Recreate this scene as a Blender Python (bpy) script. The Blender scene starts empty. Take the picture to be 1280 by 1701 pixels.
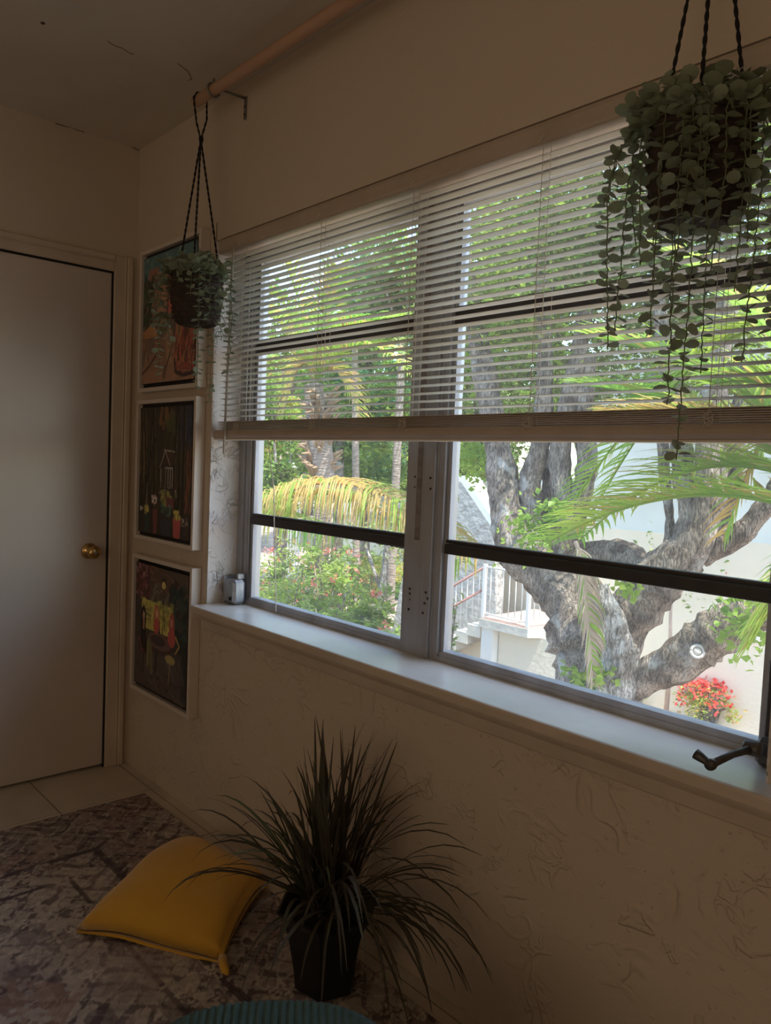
import bpy, math, random
import numpy as np
from mathutils import Vector

S = bpy.context.scene
COL = S.collection

# ------------------------------------------------------------------ camera, world, sun, fill light, exposure
CC = np.array([3.1056, -1.3781, 1.2987])
FOC = 1291.95
CF = np.array([-0.74167568, 0.6681424, -0.05918536])
CR = np.array([0.66691542, 0.74398186, 0.0414102])
CU = np.array([-0.07170075, 0.00875869, 0.99738773])
cd = bpy.data.cameras.new('camera'); cam = bpy.data.objects.new('camera', cd); COL.objects.link(cam)
from mathutils import Matrix
cam.matrix_world = Matrix(((CR[0], CU[0], -CF[0], CC[0]), (CR[1], CU[1], -CF[1], CC[1]), (CR[2], CU[2], -CF[2], CC[2]), (0, 0, 0, 1)))
cd.sensor_fit = 'VERTICAL'; cd.sensor_height = 24; cd.lens = 24 * FOC / 1701; cd.clip_start = .02; cd.clip_end = 400
S.camera = cam
S.view_settings.view_transform = 'Standard'; S.view_settings.look = 'None'
S.view_settings.gamma = 1; S.view_settings.use_curve_mapping = False
S.view_settings.exposure = 0.0
S.cycles.max_bounces = 10; S.cycles.diffuse_bounces = 5; S.cycles.transparent_max_bounces = 24
S.cycles.sample_clamp_indirect = 3
S.cycles.use_denoising = True

W = bpy.data.worlds.new('sky'); S.world = W; W.use_nodes = True
wn = W.node_tree.nodes; wl = W.node_tree.links
sky = wn.new('ShaderNodeTexSky'); sky.sky_type = 'NISHITA'; sky.sun_disc = False
sky.sun_elevation = math.radians(62); sky.sun_rotation = math.radians(70); sky.air_density = 1.0; sky.dust_density = 1.5
bg = wn['Background']; bg.inputs[1].default_value = 0.75
wl.new(sky.outputs[0], bg.inputs[0])

sl = bpy.data.lights.new('sun', 'SUN'); sl.energy = 8.5; sl.angle = math.radians(.6); sl.color = (1, .95, .86)
sun = bpy.data.objects.new('sun', sl); COL.objects.link(sun)
sun.rotation_euler = Vector((.40, -.075, 1)).to_track_quat('Z', 'Y').to_euler()

# added warm fill light low behind the camera, no fixture there
al = bpy.data.lights.new('warm_room_fill', 'AREA'); al.shape = 'RECTANGLE'; al.size = 2.4; al.size_y = 1.7; al.energy = 16; al.color = (1.0, .76, .53)
ao = bpy.data.objects.new('warm_room_fill', al); COL.objects.link(ao); ao.location = (2.6, -3.3, 1.5)
ao.rotation_euler = Vector((0.30, -1, -.45)).to_track_quat('Z', 'Y').to_euler()


def P(u, v, Y):
    """point of the plane y=Y seen at photo pixel (u, v)"""
    d = CF + CR * (u - 640) / FOC - CU * (v - 850.5) / FOC
    t = (Y - CC[1]) / d[1]
    return CC + d * t


def PZ(u, v, Z):
    d = CF + CR * (u - 640) / FOC - CU * (v - 850.5) / FOC
    return CC + d * ((Z - CC[2]) / d[2])


def mpp(p):
    return float((np.array(p) - CC) @ CF) / FOC


# ------------------------------------------------------------------ materials
MATS = {}


def lin(c):
    return tuple(((x / 255) / 12.92 if x <= 10 else ((x / 255 + .055) / 1.055) ** 2.4) for x in c)


def mat(name, color, rough=.6, metal=0., spec=.5, var=0., vscale=8., bump=0., bscale=60., trans=0., color2=None, detail=4., attr=None, stretch=None, coat=0.):
    """color: linear rgb.  var: how far noise mixes towards color2"""
    if name in MATS: return MATS[name]
    m = bpy.data.materials.new(name); m.use_nodes = True
    n = m.node_tree.nodes; l = m.node_tree.links
    b = n['Principled BSDF']; b.inputs['Roughness'].default_value = rough; b.inputs['Metallic'].default_value = metal
    b.inputs['Specular IOR Level'].default_value = spec; b.inputs['Coat Weight'].default_value = coat
    tc = n.new('ShaderNodeTexCoord'); mp = n.new('ShaderNodeMapping'); l.new(tc.outputs['Object'], mp.inputs[0])
    if stretch: mp.inputs['Scale'].default_value = stretch
    nz = n.new('ShaderNodeTexNoise'); nz.inputs['Scale'].default_value = vscale; nz.inputs['Detail'].default_value = detail
    l.new(mp.outputs[0], nz.inputs['Vector'])
    mx = n.new('ShaderNodeMix'); mx.data_type = 'RGBA'
    mx.inputs[6].default_value = (*color, 1); c2 = color2 or tuple(x * .6 for x in color); mx.inputs[7].default_value = (*c2, 1)
    if attr:
        a = n.new('ShaderNodeAttribute'); a.attribute_name = attr; l.new(a.outputs['Color'], mx.inputs[6])
        dk = n.new('ShaderNodeMix'); dk.data_type = 'RGBA'; dk.blend_type = 'MULTIPLY'; dk.inputs[0].default_value = 1
        l.new(a.outputs['Color'], dk.inputs[6]); dk.inputs[7].default_value = (*c2, 1); l.new(dk.outputs[2], mx.inputs[7])
    rp = n.new('ShaderNodeMapRange'); rp.inputs[1].default_value = .35; rp.inputs[2].default_value = .65; rp.inputs[3].default_value = 0; rp.inputs[4].default_value = var
    l.new(nz.outputs[0], rp.inputs[0]); l.new(rp.outputs[0], mx.inputs[0])
    l.new(mx.outputs[2], b.inputs['Base Color'])
    if bump:
        n2 = n.new('ShaderNodeTexNoise'); n2.inputs['Scale'].default_value = bscale; n2.inputs['Detail'].default_value = 5
        l.new(mp.outputs[0], n2.inputs['Vector'])
        bp = n.new('ShaderNodeBump'); bp.inputs['Distance'].default_value = bump; bp.inputs['Strength'].default_value = 1
        l.new(n2.outputs[0], bp.inputs['Height']); l.new(bp.outputs[0], b.inputs['Normal'])
    if trans:
        t = n.new('ShaderNodeBsdfTranslucent'); ms = n.new('ShaderNodeMixShader'); ms.inputs[0].default_value = trans
        l.new(mx.outputs[2], t.inputs[0]); l.new(b.outputs[0], ms.inputs[1]); l.new(t.outputs[0], ms.inputs[2])
        l.new(ms.outputs[0], n['Material Output'].inputs[0])
    MATS[name] = m
    return m


def stucco(name, color, amount, scale=1.0, rough=.75, fade=False):
    """knock-down plaster: thin raised trowel ridges and small blobs over a smooth coat"""
    if name in MATS: return MATS[name]
    m = mat(name, color, rough, var=.35, vscale=1.6, color2=tuple(x * y for x, y in zip(color, (.93, .9, .86))), spec=.25)
    n = m.node_tree.nodes; l = m.node_tree.links; b = n['Principled BSDF']
    tc = n.new('ShaderNodeTexCoord')

    def noise(s, d=3., dist=0.):
        z = n.new('ShaderNodeTexNoise'); z.inputs['Scale'].default_value = s * scale; z.inputs['Detail'].default_value = d; z.inputs['Distortion'].default_value = dist
        l.new(tc.outputs['Object'], z.inputs['Vector']); return z.outputs[0]

    def mr(x, a, c, lo=0., hi=1.):
        r = n.new('ShaderNodeMapRange'); r.interpolation_type = 'SMOOTHSTEP'
        for i, v in zip((1, 2, 3, 4), (a, c, lo, hi)): r.inputs[i].default_value = v
        l.new(x, r.inputs[0]); return r.outputs[0]

    def mth(op, a, c=None):
        q = n.new('ShaderNodeMath'); q.operation = op
        for i, x in enumerate((a, c)):
            if x is None: continue
            if isinstance(x, (int, float)): q.inputs[i].default_value = x
            else: l.new(x, q.inputs[i])
        return q.outputs[0]
    ridge = mr(mth('ABSOLUTE', mth('SUBTRACT', noise(9, 1.5, 1.0), .5)), .05, .0)
    mask = mr(noise(5.3, 2.), .5, .6)
    ridge = mth('MULTIPLY', ridge, mask)
    ridge2 = mth('MULTIPLY', mr(mth('ABSOLUTE', mth('SUBTRACT', noise(19, 1.5, 1.2), .47)), .07, .0), mr(noise(7.7, 1.), .54, .62))
    plate = mr(noise(6.5, 4., .8), .50, .60)
    blob = mr(noise(48, 1.), .68, .74)
    fine = noise(160, 2.)
    h = mth('ADD', mth('MULTIPLY', ridge, .9), mth('MULTIPLY', ridge2, .6))
    h = mth('ADD', h, mth('MULTIPLY', plate, .35)); h = mth('ADD', h, mth('MULTIPLY', blob, .5)); h = mth('ADD', h, mth('MULTIPLY', fine, .08))
    if fade:    # the trowel marks are coarse low on the wall and nearly sanded away near the ceiling
        sx = n.new('ShaderNodeSeparateXYZ'); l.new(tc.outputs['Object'], sx.inputs[0]); h = mth('MULTIPLY', h, mr(sx.outputs[2], .6, 1.3, 1., .22))
    bp = n.new('ShaderNodeBump'); bp.inputs['Distance'].default_value = amount; bp.inputs['Strength'].default_value = 1
    l.new(h, bp.inputs['Height']); l.new(bp.outputs[0], b.inputs['Normal'])
    return m


def bark(name, c1, c2):
    if name in MATS: return MATS[name]
    m = mat(name, c1, .9, var=1, vscale=5, color2=c2, spec=.1)
    n = m.node_tree.nodes; l = m.node_tree.links; b = n['Principled BSDF']
    tc = n.new('ShaderNodeTexCoord'); mp = n.new('ShaderNodeMapping'); mp.inputs['Scale'].default_value = (1, 1, .22); l.new(tc.outputs['Object'], mp.inputs[0])
    z = n.new('ShaderNodeTexNoise'); z.inputs['Scale'].default_value = 26; z.inputs['Detail'].default_value = 5; z.inputs['Distortion'].default_value = .9; l.new(mp.outputs[0], z.inputs['Vector'])
    v_ = n.new('ShaderNodeTexNoise'); v_.inputs['Scale'].default_value = 44; v_.inputs['Detail'].default_value = 3; v_.inputs['Distortion'].default_value = 1.4; l.new(mp.outputs[0], v_.inputs['Vector'])
    cr = n.new('ShaderNodeMapRange'); cr.inputs[1].default_value = .44; cr.inputs[2].default_value = .56; cr.inputs[3].default_value = .5; cr.inputs[4].default_value = 1.1; l.new(v_.outputs[0], cr.inputs[0])
    src = b.inputs['Base Color'].links[0].from_socket; mm = n.new('ShaderNodeMix'); mm.data_type = 'RGBA'; mm.blend_type = 'MULTIPLY'; mm.inputs[0].default_value = 1
    l.new(src, mm.inputs[6]); l.new(cr.outputs[0], mm.inputs[7])
    # lichen patches
    lz = n.new('ShaderNodeTexNoise'); lz.inputs['Scale'].default_value = 3.5; lz.inputs['Detail'].default_value = 8; l.new(tc.outputs['Object'], lz.inputs['Vector'])
    lr = n.new('ShaderNodeMapRange'); lr.inputs[1].default_value = .58; lr.inputs[2].default_value = .68; lr.inputs[4].default_value = .6; l.new(lz.outputs[0], lr.inputs[0])
    lm = n.new('ShaderNodeMix'); lm.data_type = 'RGBA'; l.new(lr.outputs[0], lm.inputs[0]); l.new(mm.outputs[2], lm.inputs[6]); lm.inputs[7].default_value = (.60, .60, .56, 1); l.new(lm.outputs[2], b.inputs['Base Color'])
    bp = n.new('ShaderNodeBump'); bp.inputs['Distance'].default_value = .05; l.new(z.outputs[0], bp.inputs['Height']); l.new(bp.outputs[0], b.inputs['Normal'])
    return m


def glass(name, tint, film):
    """clear pane: transparent with a fresnel gloss; film adds the dust / fine insect mesh veil"""
    if name in MATS: return MATS[name]
    m = bpy.data.materials.new(name); m.use_nodes = True; n = m.node_tree.nodes; l = m.node_tree.links
    n.remove(n['Principled BSDF']); out = n['Material Output']
    t = n.new('ShaderNodeBsdfTransparent'); t.inputs[0].default_value = (*tint, 1)
    g = n.new('ShaderNodeBsdfGlossy'); g.inputs[1].default_value = .02 if film == 0 else .5
    lw_ = n.new('ShaderNodeLayerWeight'); lw_.inputs[0].default_value = .5
    pw = n.new('ShaderNodeMath'); pw.operation = 'POWER'; pw.inputs[1].default_value = 5; l.new(lw_.outputs['Facing'], pw.inputs[0])
    fr = n.new('ShaderNodeMath'); fr.operation = 'MULTIPLY_ADD'; fr.inputs[1].default_value = .5; fr.inputs[2].default_value = .03; l.new(pw.outputs[0], fr.inputs[0])
    ms = n.new('ShaderNodeMixShader'); l.new(fr.outputs[0], ms.inputs[0]); l.new(t.outputs[0], ms.inputs[1]); l.new(g.outputs[0], ms.inputs[2])
    last = ms
    if film:
        d = n.new('ShaderNodeBsdfTranslucent'); d.inputs[0].default_value = (.75, .75, .75, 1)
        m2 = n.new('ShaderNodeMixShader'); m2.inputs[0].default_value = film
        l.new(t.outputs[0], m2.inputs[1]); l.new(d.outputs[0], m2.inputs[2]); last = m2
    l.new(last.outputs[0], out.inputs[0]); MATS[name] = m
    return m


M_wall = stucco('wall_plaster', (.66, .565, .455), .0034, fade=True)
M_walls = mat('smooth_wall_paint', (.66, .57, .465), .7, var=.3, vscale=1.3, bump=.0006, bscale=30, spec=.25)
M_reveal = stucco('skylit_reveal_plaster', (.74, .70, .66), .008, 1.5)
M_ceil = mat('ceiling_paint', (.70, .64, .54), .8, var=.4, vscale=1.1, bump=.001, bscale=12, spec=.2)
M_trim = mat('gloss_trim_paint', (.66, .56, .45), .45, var=.3, vscale=7, bump=.0003, bscale=40)
M_door = mat('door_paint', (.66, .585, .52), .30, var=.2, vscale=2, spec=1.0, bump=.0002, bscale=14, coat=.6)
M_sill = mat('sill_paint', (.80, .78, .72), .28, var=.35, vscale=6, spec=.6, bump=.0004, bscale=18)
M_tile = mat('floor_tile', (.66, .58, .48), .4, var=.4, vscale=5, spec=.5)
M_grout = mat('grout', (.25, .20, .15), .9)
M_dark = mat('dark_gap', (.02, .015, .012), .9)
M_alu = mat('weathered_aluminium', (.47, .48, .51), .5, metal=.3, var=.7, vscale=14, color2=(.29, .285, .29), bump=.0006, bscale=90, stretch=(1, 1, .25))
M_alul = mat('pale_aluminium', (.50, .51, .52), .35, metal=.5, var=.4, vscale=20, stretch=(1, 1, .2))
M_bronze = mat('dark_sash_rail', (.035, .03, .028), .5, var=.5, vscale=20, color2=(.06, .05, .045))
M_extw = mat('outer_jamb_paint', (.72, .74, .72), .7, var=.4, vscale=9, color2=(.55, .58, .55), bump=.001, bscale=30)
M_glass = glass('window_glass', (.97, .99, .98), 0)
M_screen = glass('insect_screen_mesh', (.95, .95, .95), .055)
M_slat = mat('vinyl_slat', (.90, .88, .80), .4, spec=.4, trans=.5)
M_rail = mat('blind_rail', (.56, .46, .37), .4, var=.3, vscale=10)
M_cord = mat('blind_cord', (.75, .70, .60), .7)
M_rod = mat('wooden_rod', (.55, .34, .22), .45, var=.4, vscale=6, stretch=(.2, 1, 1), color2=(.42, .25, .15))
M_metal = mat('grey_metal', (.30, .29, .28), .4, metal=.7)
M_brass = mat('brass', (.70, .47, .20), .25, metal=1, var=.3, vscale=20)
M_basket = mat('wicker', (.058, .036, .026), .8, var=.8, vscale=40, color2=(.028, .018, .014), bump=.002, bscale=120)
M_twine = mat('dark_cord', (.016, .014, .016), .9)
M_euc = mat('eucalyptus_leaf', (.36, .42, .30), .6, var=.8, vscale=14, color2=(.24, .29, .19), trans=.3)
M_stem = mat('vine_stem', (.16, .19, .10), .7)
M_grassb = mat('artificial_grass_blade', (.085, .09, .055), .55, var=.8, vscale=9, color2=(.075, .045, .035), trans=.15)
M_grassg = mat('green_grass_blade', (.12, .17, .085), .5, trans=.2)
M_pot = mat('black_pot', (.012, .012, .013), .45)
M_soil = mat('dark_soil', (.02, .015, .01), .9, bump=.01, bscale=60)
M_pillow = mat('mustard_velvet', (.74, .40, .03), .75, var=.5, vscale=5, color2=(.60, .30, .02), bump=.0008, bscale=260)
M_pillow.node_tree.nodes['Principled BSDF'].inputs['Sheen Weight'].default_value = .4
M_cord_fab = mat('green_corduroy', (.06, .10, .068), .85, var=.5, vscale=60, bump=.001, bscale=300)
M_frame = mat('picture_frame_white', (.70, .62, .54), .35, spec=.5)
M_black = mat('black_frame_gap', (.012, .010, .010), .6)
M_paint = mat('painted_canvas', (1, 1, 1), .45, attr='art', var=.5, vscale=60, color2=(.75, .75, .75), bump=.0012, bscale=140)
M_rug = mat('rug_pile', (1, 1, 1), .95, attr='art', var=.35, vscale=30, color2=(.62, .60, .60), bump=.002, bscale=180, spec=.1)

M_house = mat('house_render', (.86, .78, .63), .85, var=.3, vscale=1.2, color2=(.76, .72, .62), bump=.012, bscale=14)
M_housew = mat('house_upper_paint', (.80, .84, .80), .85, var=.3, vscale=1.5, bump=.01, bscale=6)
M_stair = mat('stair_stucco', (.50, .49, .47), .9, var=.7, vscale=5, color2=(.38, .37, .36), bump=.09, bscale=7)
M_cap = mat('white_cap_paint', (.88, .88, .86), .7)
M_slab = mat('landing_concrete', (.78, .74, .66), .85, var=.5, vscale=4, bump=.01, bscale=12)
M_pinkfloor = mat('pink_landing_floor', (.62, .42, .35), .8, var=.3, vscale=5)
M_white = mat('white_railing_paint', (.86, .84, .82), .5)
M_red = mat('rusty_rail_paint', (.42, .22, .19), .6)
M_bark = bark('tree_bark', (.44, .37, .30), (.17, .135, .105))
M_barkl = bark('lichen_bark', (.62, .60, .56), (.28, .24, .20))
M_palmb = mat('palm_bark', (.36, .30, .25), .9, var=1, vscale=7, color2=(.22, .17, .13), bump=.05, bscale=5, stretch=(1, 1, 5))
M_boot = mat('dry_frond_boot', (.42, .29, .17), .9, var=.8, vscale=9, color2=(.22, .14, .09))


def leafm(name, c, c2, t=.5):
    return mat(name, c, .45, var=1, vscale=.9, color2=c2, trans=t, spec=.35, detail=6)


M_leaf1 = leafm('canopy_leaf', (.28, .36, .08), (.15, .15, .05))
M_leaf2 = leafm('bright_leaf', (.46, .60, .10), (.20, .36, .07))
M_leaf3 = leafm('blue_green_leaf', (.14, .36, .20), (.40, .48, .10))
M_hedge = leafm('hedge_leaf', (.38, .46, .14), (.16, .24, .08), .4)
M_palm = leafm('palm_leaflet', (.24, .48, .06), (.46, .56, .08), .5)
M_yell = leafm('yellowing_leaflet', (.70, .46, .14), (.46, .36, .12), .45)
M_dry = leafm('dry_leaflet', (.52, .42, .32), (.30, .22, .16), .3)
M_flower = mat('red_flower', (.75, .06, .045), .6, trans=.3, var=.6, vscale=6, color2=(.80, .16, .12))
M_pinkf = mat('pink_flower', (.80, .24, .20), .6, trans=.3)
M_lawn = mat('lawn_grass', (.16, .30, .05), .9, var=1, vscale=1.2, color2=(.09, .19, .04), bump=.03, bscale=30)
M_ground = mat('mulch_ground', (.50, .40, .32), .95, var=1, vscale=3, color2=(.27, .20, .16), bump=.04, bscale=20)

# ------------------------------------------------------------------ mesh helpers
rng = random.Random(7)
NR = np.random.RandomState(11)


def tagit(o, label=None, cat=None, group=None, kind=None):
    if label: o['label'] = label
    if cat: o['category'] = cat
    if group: o['group'] = group
    if kind: o['kind'] = kind
    return o


def empty(name, loc=(0, 0, 0), label=None, cat=None, group=None, kind=None):
    o = bpy.data.objects.new(name, None); COL.objects.link(o); o.location = tuple(map(float, loc)); o.empty_display_size = .05
    return tagit(o, label, cat, group, kind)


def sub(child, part):
    """hang a sub-part on its part (both already stand in place)"""
    child.parent = part; child.location = (0, 0, 0)
    return child


class MB:
    def __init__(s): s.v = []; s.f = []; s.m = []; s.sm = []

    def add(s, vs, fs, mi=0, smooth=False):
        k = len(s.v); s.v.extend([tuple(map(float, p)) for p in vs])
        for f in fs: s.f.append(tuple(k + i for i in f)); s.m.append(mi); s.sm.append(smooth)
        return s

    def box(s, a, b, mi=0, ch=0.):
        x0, y0, z0 = [min(p, q) for p, q in zip(a, b)]; x1, y1, z1 = [max(p, q) for p, q in zip(a, b)]
        if ch:
            # chamfered box: bevelled with an inner/outer ring per axis
            c = min(ch, (x1 - x0) * .45, (y1 - y0) * .45, (z1 - z0) * .45); pts = []
            import itertools
            idx = {}
            for sx, sy, sz in itertools.product((0, 1), repeat=3):
                X = (x0, x1)[sx]; Y = (y0, y1)[sy]; Z = (z0, z1)[sz]; dx = c * (1, -1)[sx]; dy = c * (1, -1)[sy]; dz = c * (1, -1)[sz]
                idx[(sx, sy, sz, 'x')] = len(pts); pts.append((X, Y + dy, Z + dz))
                idx[(sx, sy, sz, 'y')] = len(pts); pts.append((X + dx, Y, Z + dz))
                idx[(sx, sy, sz, 'z')] = len(pts); pts.append((X + dx, Y + dy, Z))
            fs = []
            for sd in (0, 1):
                fs.append([idx[(sd, a_, b_, 'x')] for a_, b_ in ((0, 0), (1, 0), (1, 1), (0, 1))])
                fs.append([idx[(a_, sd, b_, 'y')] for a_, b_ in ((0, 0), (1, 0), (1, 1), (0, 1))])
                fs.append([idx[(a_, b_, sd, 'z')] for a_, b_ in ((0, 0), (1, 0), (1, 1), (0, 1))])
            for p_, q_ in itertools.product((0, 1), repeat=2):
                fs.append([idx[(0, p_, q_, 'y')], idx[(1, p_, q_, 'y')], idx[(1, p_, q_, 'z')], idx[(0, p_, q_, 'z')]])
                fs.append([idx[(p_, 0, q_, 'x')], idx[(p_, 1, q_, 'x')], idx[(p_, 1, q_, 'z')], idx[(p_, 0, q_, 'z')]])
                fs.append([idx[(p_, q_, 0, 'x')], idx[(p_, q_, 1, 'x')], idx[(p_, q_, 1, 'y')], idx[(p_, q_, 0, 'y')]])
            for k in itertools.product((0, 1), repeat=3):
                fs.append([idx[(*k, 'x')], idx[(*k, 'y')], idx[(*k, 'z')]])
            return s.add(pts, fs, mi)
        v = [(x0, y0, z0), (x1, y0, z0), (x1, y1, z0), (x0, y1, z0), (x0, y0, z1), (x1, y0, z1), (x1, y1, z1), (x0, y1, z1)]
        return s.add(v, [(0, 3, 2, 1), (4, 5, 6, 7), (0, 1, 5, 4), (1, 2, 6, 5), (2, 3, 7, 6), (3, 0, 4, 7)], mi)

    def tube(s, path, r, n=8, mi=0, cap=True, smooth=True, twist=0.):
        path = [np.array(p, float) for p in path]; R = r if hasattr(r, '__len__') else [r] * len(path)
        vs = []; fs = []; up = np.array([.13, .21, .97]); prev = None
        for i, p in enumerate(path):
            t = path[min(i + 1, len(path) - 1)] - path[max(i - 1, 0)]; t = t / (np.linalg.norm(t) + 1e-12)
            a = (np.cross(t, up) if prev is None else prev - t * (prev @ t))
            if np.linalg.norm(a) < 1e-5: a = np.cross(t, [1, 0, 0])
            a = a / np.linalg.norm(a); prev = a; b = np.cross(t, a)
            for k in range(n):
                th = 2 * math.pi * k / n + twist * i
                vs.append(p + (a * math.cos(th) + b * math.sin(th)) * R[i])
        for i in range(len(path) - 1):
            for k in range(n):
                k2 = (k + 1) % n; fs.append((i * n + k, i * n + k2, (i + 1) * n + k2, (i + 1) * n + k))
        if cap: fs.append(tuple(range(n))[::-1]); fs.append(tuple((len(path) - 1) * n + k for k in range(n)))
        return s.add(vs, fs, mi, smooth)

    def extrude(s, prof, x0, x1, mi=0, smooth=False):
        """closed (y, z) profile run along x"""
        n = len(prof); vs = [(x0, y, z) for y, z in prof] + [(x1, y, z) for y, z in prof]
        fs = [(i, (i + 1) % n, n + (i + 1) % n, n + i) for i in range(n)] + [tuple(range(n))[::-1], tuple(range(n, 2 * n))]
        return s.add(vs, fs, mi, smooth)

    def poly(s, pts, off, mi=0):
        n = len(pts); off = np.array(off, float); pts = [np.array(p, float) for p in pts]
        return s.add(pts + [p + off for p in pts], [tuple(range(n)), tuple(range(n, 2 * n))[::-1]] + [(i, n + i, n + (i + 1) % n, (i + 1) % n) for i in range(n)], mi)

    def lathe(s, prof, c=(0, 0, 0), n=24, mi=0, smooth=True, axis=2):
        vs = []; fs = []
        for r, z in prof:
            for k in range(n):
                th = 2 * math.pi * k / n; q = [r * math.cos(th), r * math.sin(th)]
                p = [0, 0, 0]; o = [i for i in range(3) if i != axis]; p[o[0]] = q[0]; p[o[1]] = q[1]; p[axis] = z
                vs.append([p[i] + c[i] for i in range(3)])
        for i in range(len(prof) - 1):
            for k in range(n): fs.append((i * n + k, i * n + (k + 1) % n, (i + 1) * n + (k + 1) % n, (i + 1) * n + k))
        fs.append(tuple(range(n))[::-1]); fs.append(tuple((len(prof) - 1) * n + k for k in range(n)))
        return s.add(vs, fs, mi, smooth)

    def build(s, name, mats, parent=None, **kw):
        me = bpy.data.meshes.new(name); me.from_pydata(s.v, [], s.f)
        for m in (mats if isinstance(mats, (list, tuple)) else [mats]): me.materials.append(m)
        me.polygons.foreach_set('material_index', s.m); me.polygons.foreach_set('use_smooth', s.sm); me.update()
        o = bpy.data.objects.new(name, me); COL.objects.link(o)
        if parent is not None: o.parent = parent; o.location = tuple(-x for x in parent.location)
        return tagit(o, **kw)


def fast_mesh(name, V, F, mats, mi=None, parent=None, smooth=False, **kw):
    """V (n,3); F (m,4)"""
    me = bpy.data.meshes.new(name); k = F.shape[1]
    me.vertices.add(len(V)); me.vertices.foreach_set('co', np.ascontiguousarray(V, np.float32).ravel())
    me.loops.add(F.size); me.loops.foreach_set('vertex_index', np.ascontiguousarray(F, np.int32).ravel())
    me.polygons.add(len(F)); me.polygons.foreach_set('loop_start', np.arange(0, F.size, k, dtype=np.int32))
    for m in (mats if isinstance(mats, (list, tuple)) else [mats]): me.materials.append(m)
    if mi is not None: me.polygons.foreach_set('material_index', np.ascontiguousarray(mi, np.int32))
    me.polygons.foreach_set('use_smooth', np.full(len(F), smooth)); me.update(calc_edges=True); me.validate()
    o = bpy.data.objects.new(name, me); COL.objects.link(o)
    if parent is not None: o.parent = parent; o.location = tuple(-x for x in parent.location)
    return tagit(o, **kw)


def leaves(C, size, up_bias=.5, aspect=.45, seed=1, jit=.35, hang=0.):
    """pointed six-vertex folded leaves at centres C (n,3) -> V, F(quads)"""
    r = np.random.RandomState(seed); n = len(C)
    d = r.normal(size=(n, 3)); d[:, 2] = d[:, 2] * .5 - hang; d /= np.linalg.norm(d, axis=1)[:, None]
    nn = r.normal(size=(n, 3)); nn[:, 2] += up_bias * 2; w = np.cross(d, nn); w /= np.linalg.norm(w, axis=1)[:, None] + 1e-9
    u = np.cross(w, d); L = (size * (1 + jit * r.uniform(-1, 1, n)))[:, None]; Wd = L * aspect
    pts = [C - d * L * .5, C - d * L * .1 + w * Wd * .5 + u * Wd * .15, C + d * L * .5 - u * L * .08, C - d * L * .1 - w * Wd * .5 + u * Wd * .15]
    V = np.stack(pts, 1).reshape(-1, 3); b = np.arange(n) * 4
    return V, np.stack([b, b + 1, b + 2, b + 3], 1)


def crown_pts(lobes, per, seed, shell=.55):
    """points in clumps around twigs inside ellipsoid lobes (cx,cy,cz,rx,ry,rz)"""
    r = np.random.RandomState(seed); out = []
    tot = sum(l[3] * l[5] for l in lobes)
    for l in lobes:
        n = int(per * l[3] * l[5] / tot); nt = max(n // 22, 3)
        q = r.normal(size=(nt, 3)); q /= np.linalg.norm(q, axis=1)[:, None]; q *= (r.uniform(shell ** 3, 1, nt) ** (1 / 3))[:, None]
        tw = q * np.array(l[3:]) + np.array(l[:3])
        sg = .16 * min(l[3:]) ** .5
        c = tw[r.randint(0, nt, n)] + r.normal(size=(n, 3)) * sg * np.array([1, 1, .6])
        out.append(c)
    return np.concatenate(out)


# ------------------------------------------------------------------ the room
A, T, SL, H = .638, 2.055, .782, 2.535      # opening left, top, sill level, ceiling
B = 2.585                                  # opening right
XR, YB, WT = 4.4, -3.4, .215
w = MB()
w.box((-.12, 0, 0), (A, WT, H)); w.box((B, 0, 0), (XR, WT, H)); w.box((A, 0, 0), (B, WT, SL - .03)); w.box((A, 0, T), (B, WT, H))
wall_r = w.build('wall_right', M_wall, kind='structure')
# rougher plaster on the reveal; same paint, skylight put into its paler colour
rv = MB(); rv.box((A, .001, SL), (A + .004, .117, T)); rv.box((B - .004, .001, SL), (B, .117, T))
rv.build('trim_1', M_reveal, kind='structure')
w = MB(); w.box((-.12, -.0965, 2.03), (0, 0, H)); w.box((-.12, -.0965, 0), (0, 0, 2.03)); w.box((-.12, YB, 0), (0, -.91, H)); w.box((-.12, -.91, 2.03), (0, -.0965, H))
w.box((-.20, -1.1, -.05), (-.13, .1, 2.2))  # unseen backing added behind the door, stops outside light leaking under it
w.build('wall_left', M_walls, kind='structure')
w = MB(); w.box((XR, YB, 0), (XR + .1, .28, H)); w.build('wall_back', M_walls, kind='structure')
w = MB(); w.box((-.12, YB - .1, 0), (XR + .1, YB, H)); w.build('wall_near', M_walls, kind='structure')
# ceiling with two hairline cracks
w = MB(); w.box((-.12, YB - .1, H), (XR + .1, .28, H + .12))
w.build('ceiling', M_ceil, kind='structure')
c = MB()
for pts in ([(178, 68), (190, 76), (203, 80), (214, 88), (222, 90)], [(295, 105), (303, 112), (312, 118), (318, 131), (312, 134)]):
    c.tube([PZ(u, v, H - .0005) for u, v in pts], .0011, 5)
q = PZ(71, 38, H - .001); c.lathe([(.001, -.003), (.006, -.002), (.006, 0)], q, 10)
c.build('trim_2', mat('crack_line', (.10, .075, .05), .9), kind='structure')
c = MB()
path = [P(u, v, -.001) for u, v in ((238, 250), (262, 236), (285, 222), (300, 209))]
for pts in ([(38, 181), (48, 186), (58, 188)], [(92, 205), (105, 209), (118, 212), (128, 216), (140, 220)], [(198, 236), (212, 240), (222, 246), (231, 250)]):
    zz = []
    for u, v in pts:
        d = CF + CR * (u - 640) / FOC - CU * (v - 850.5) / FOC; t = (0 - CC[0]) / d[0]; zz.append(CC + d * t + np.array([.0005, 0, 0]))
    c.tube(zz, .0016, 5)
c.build('trim_3', mat('crack_line', (.10, .075, .05), .9), kind='structure')

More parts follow.
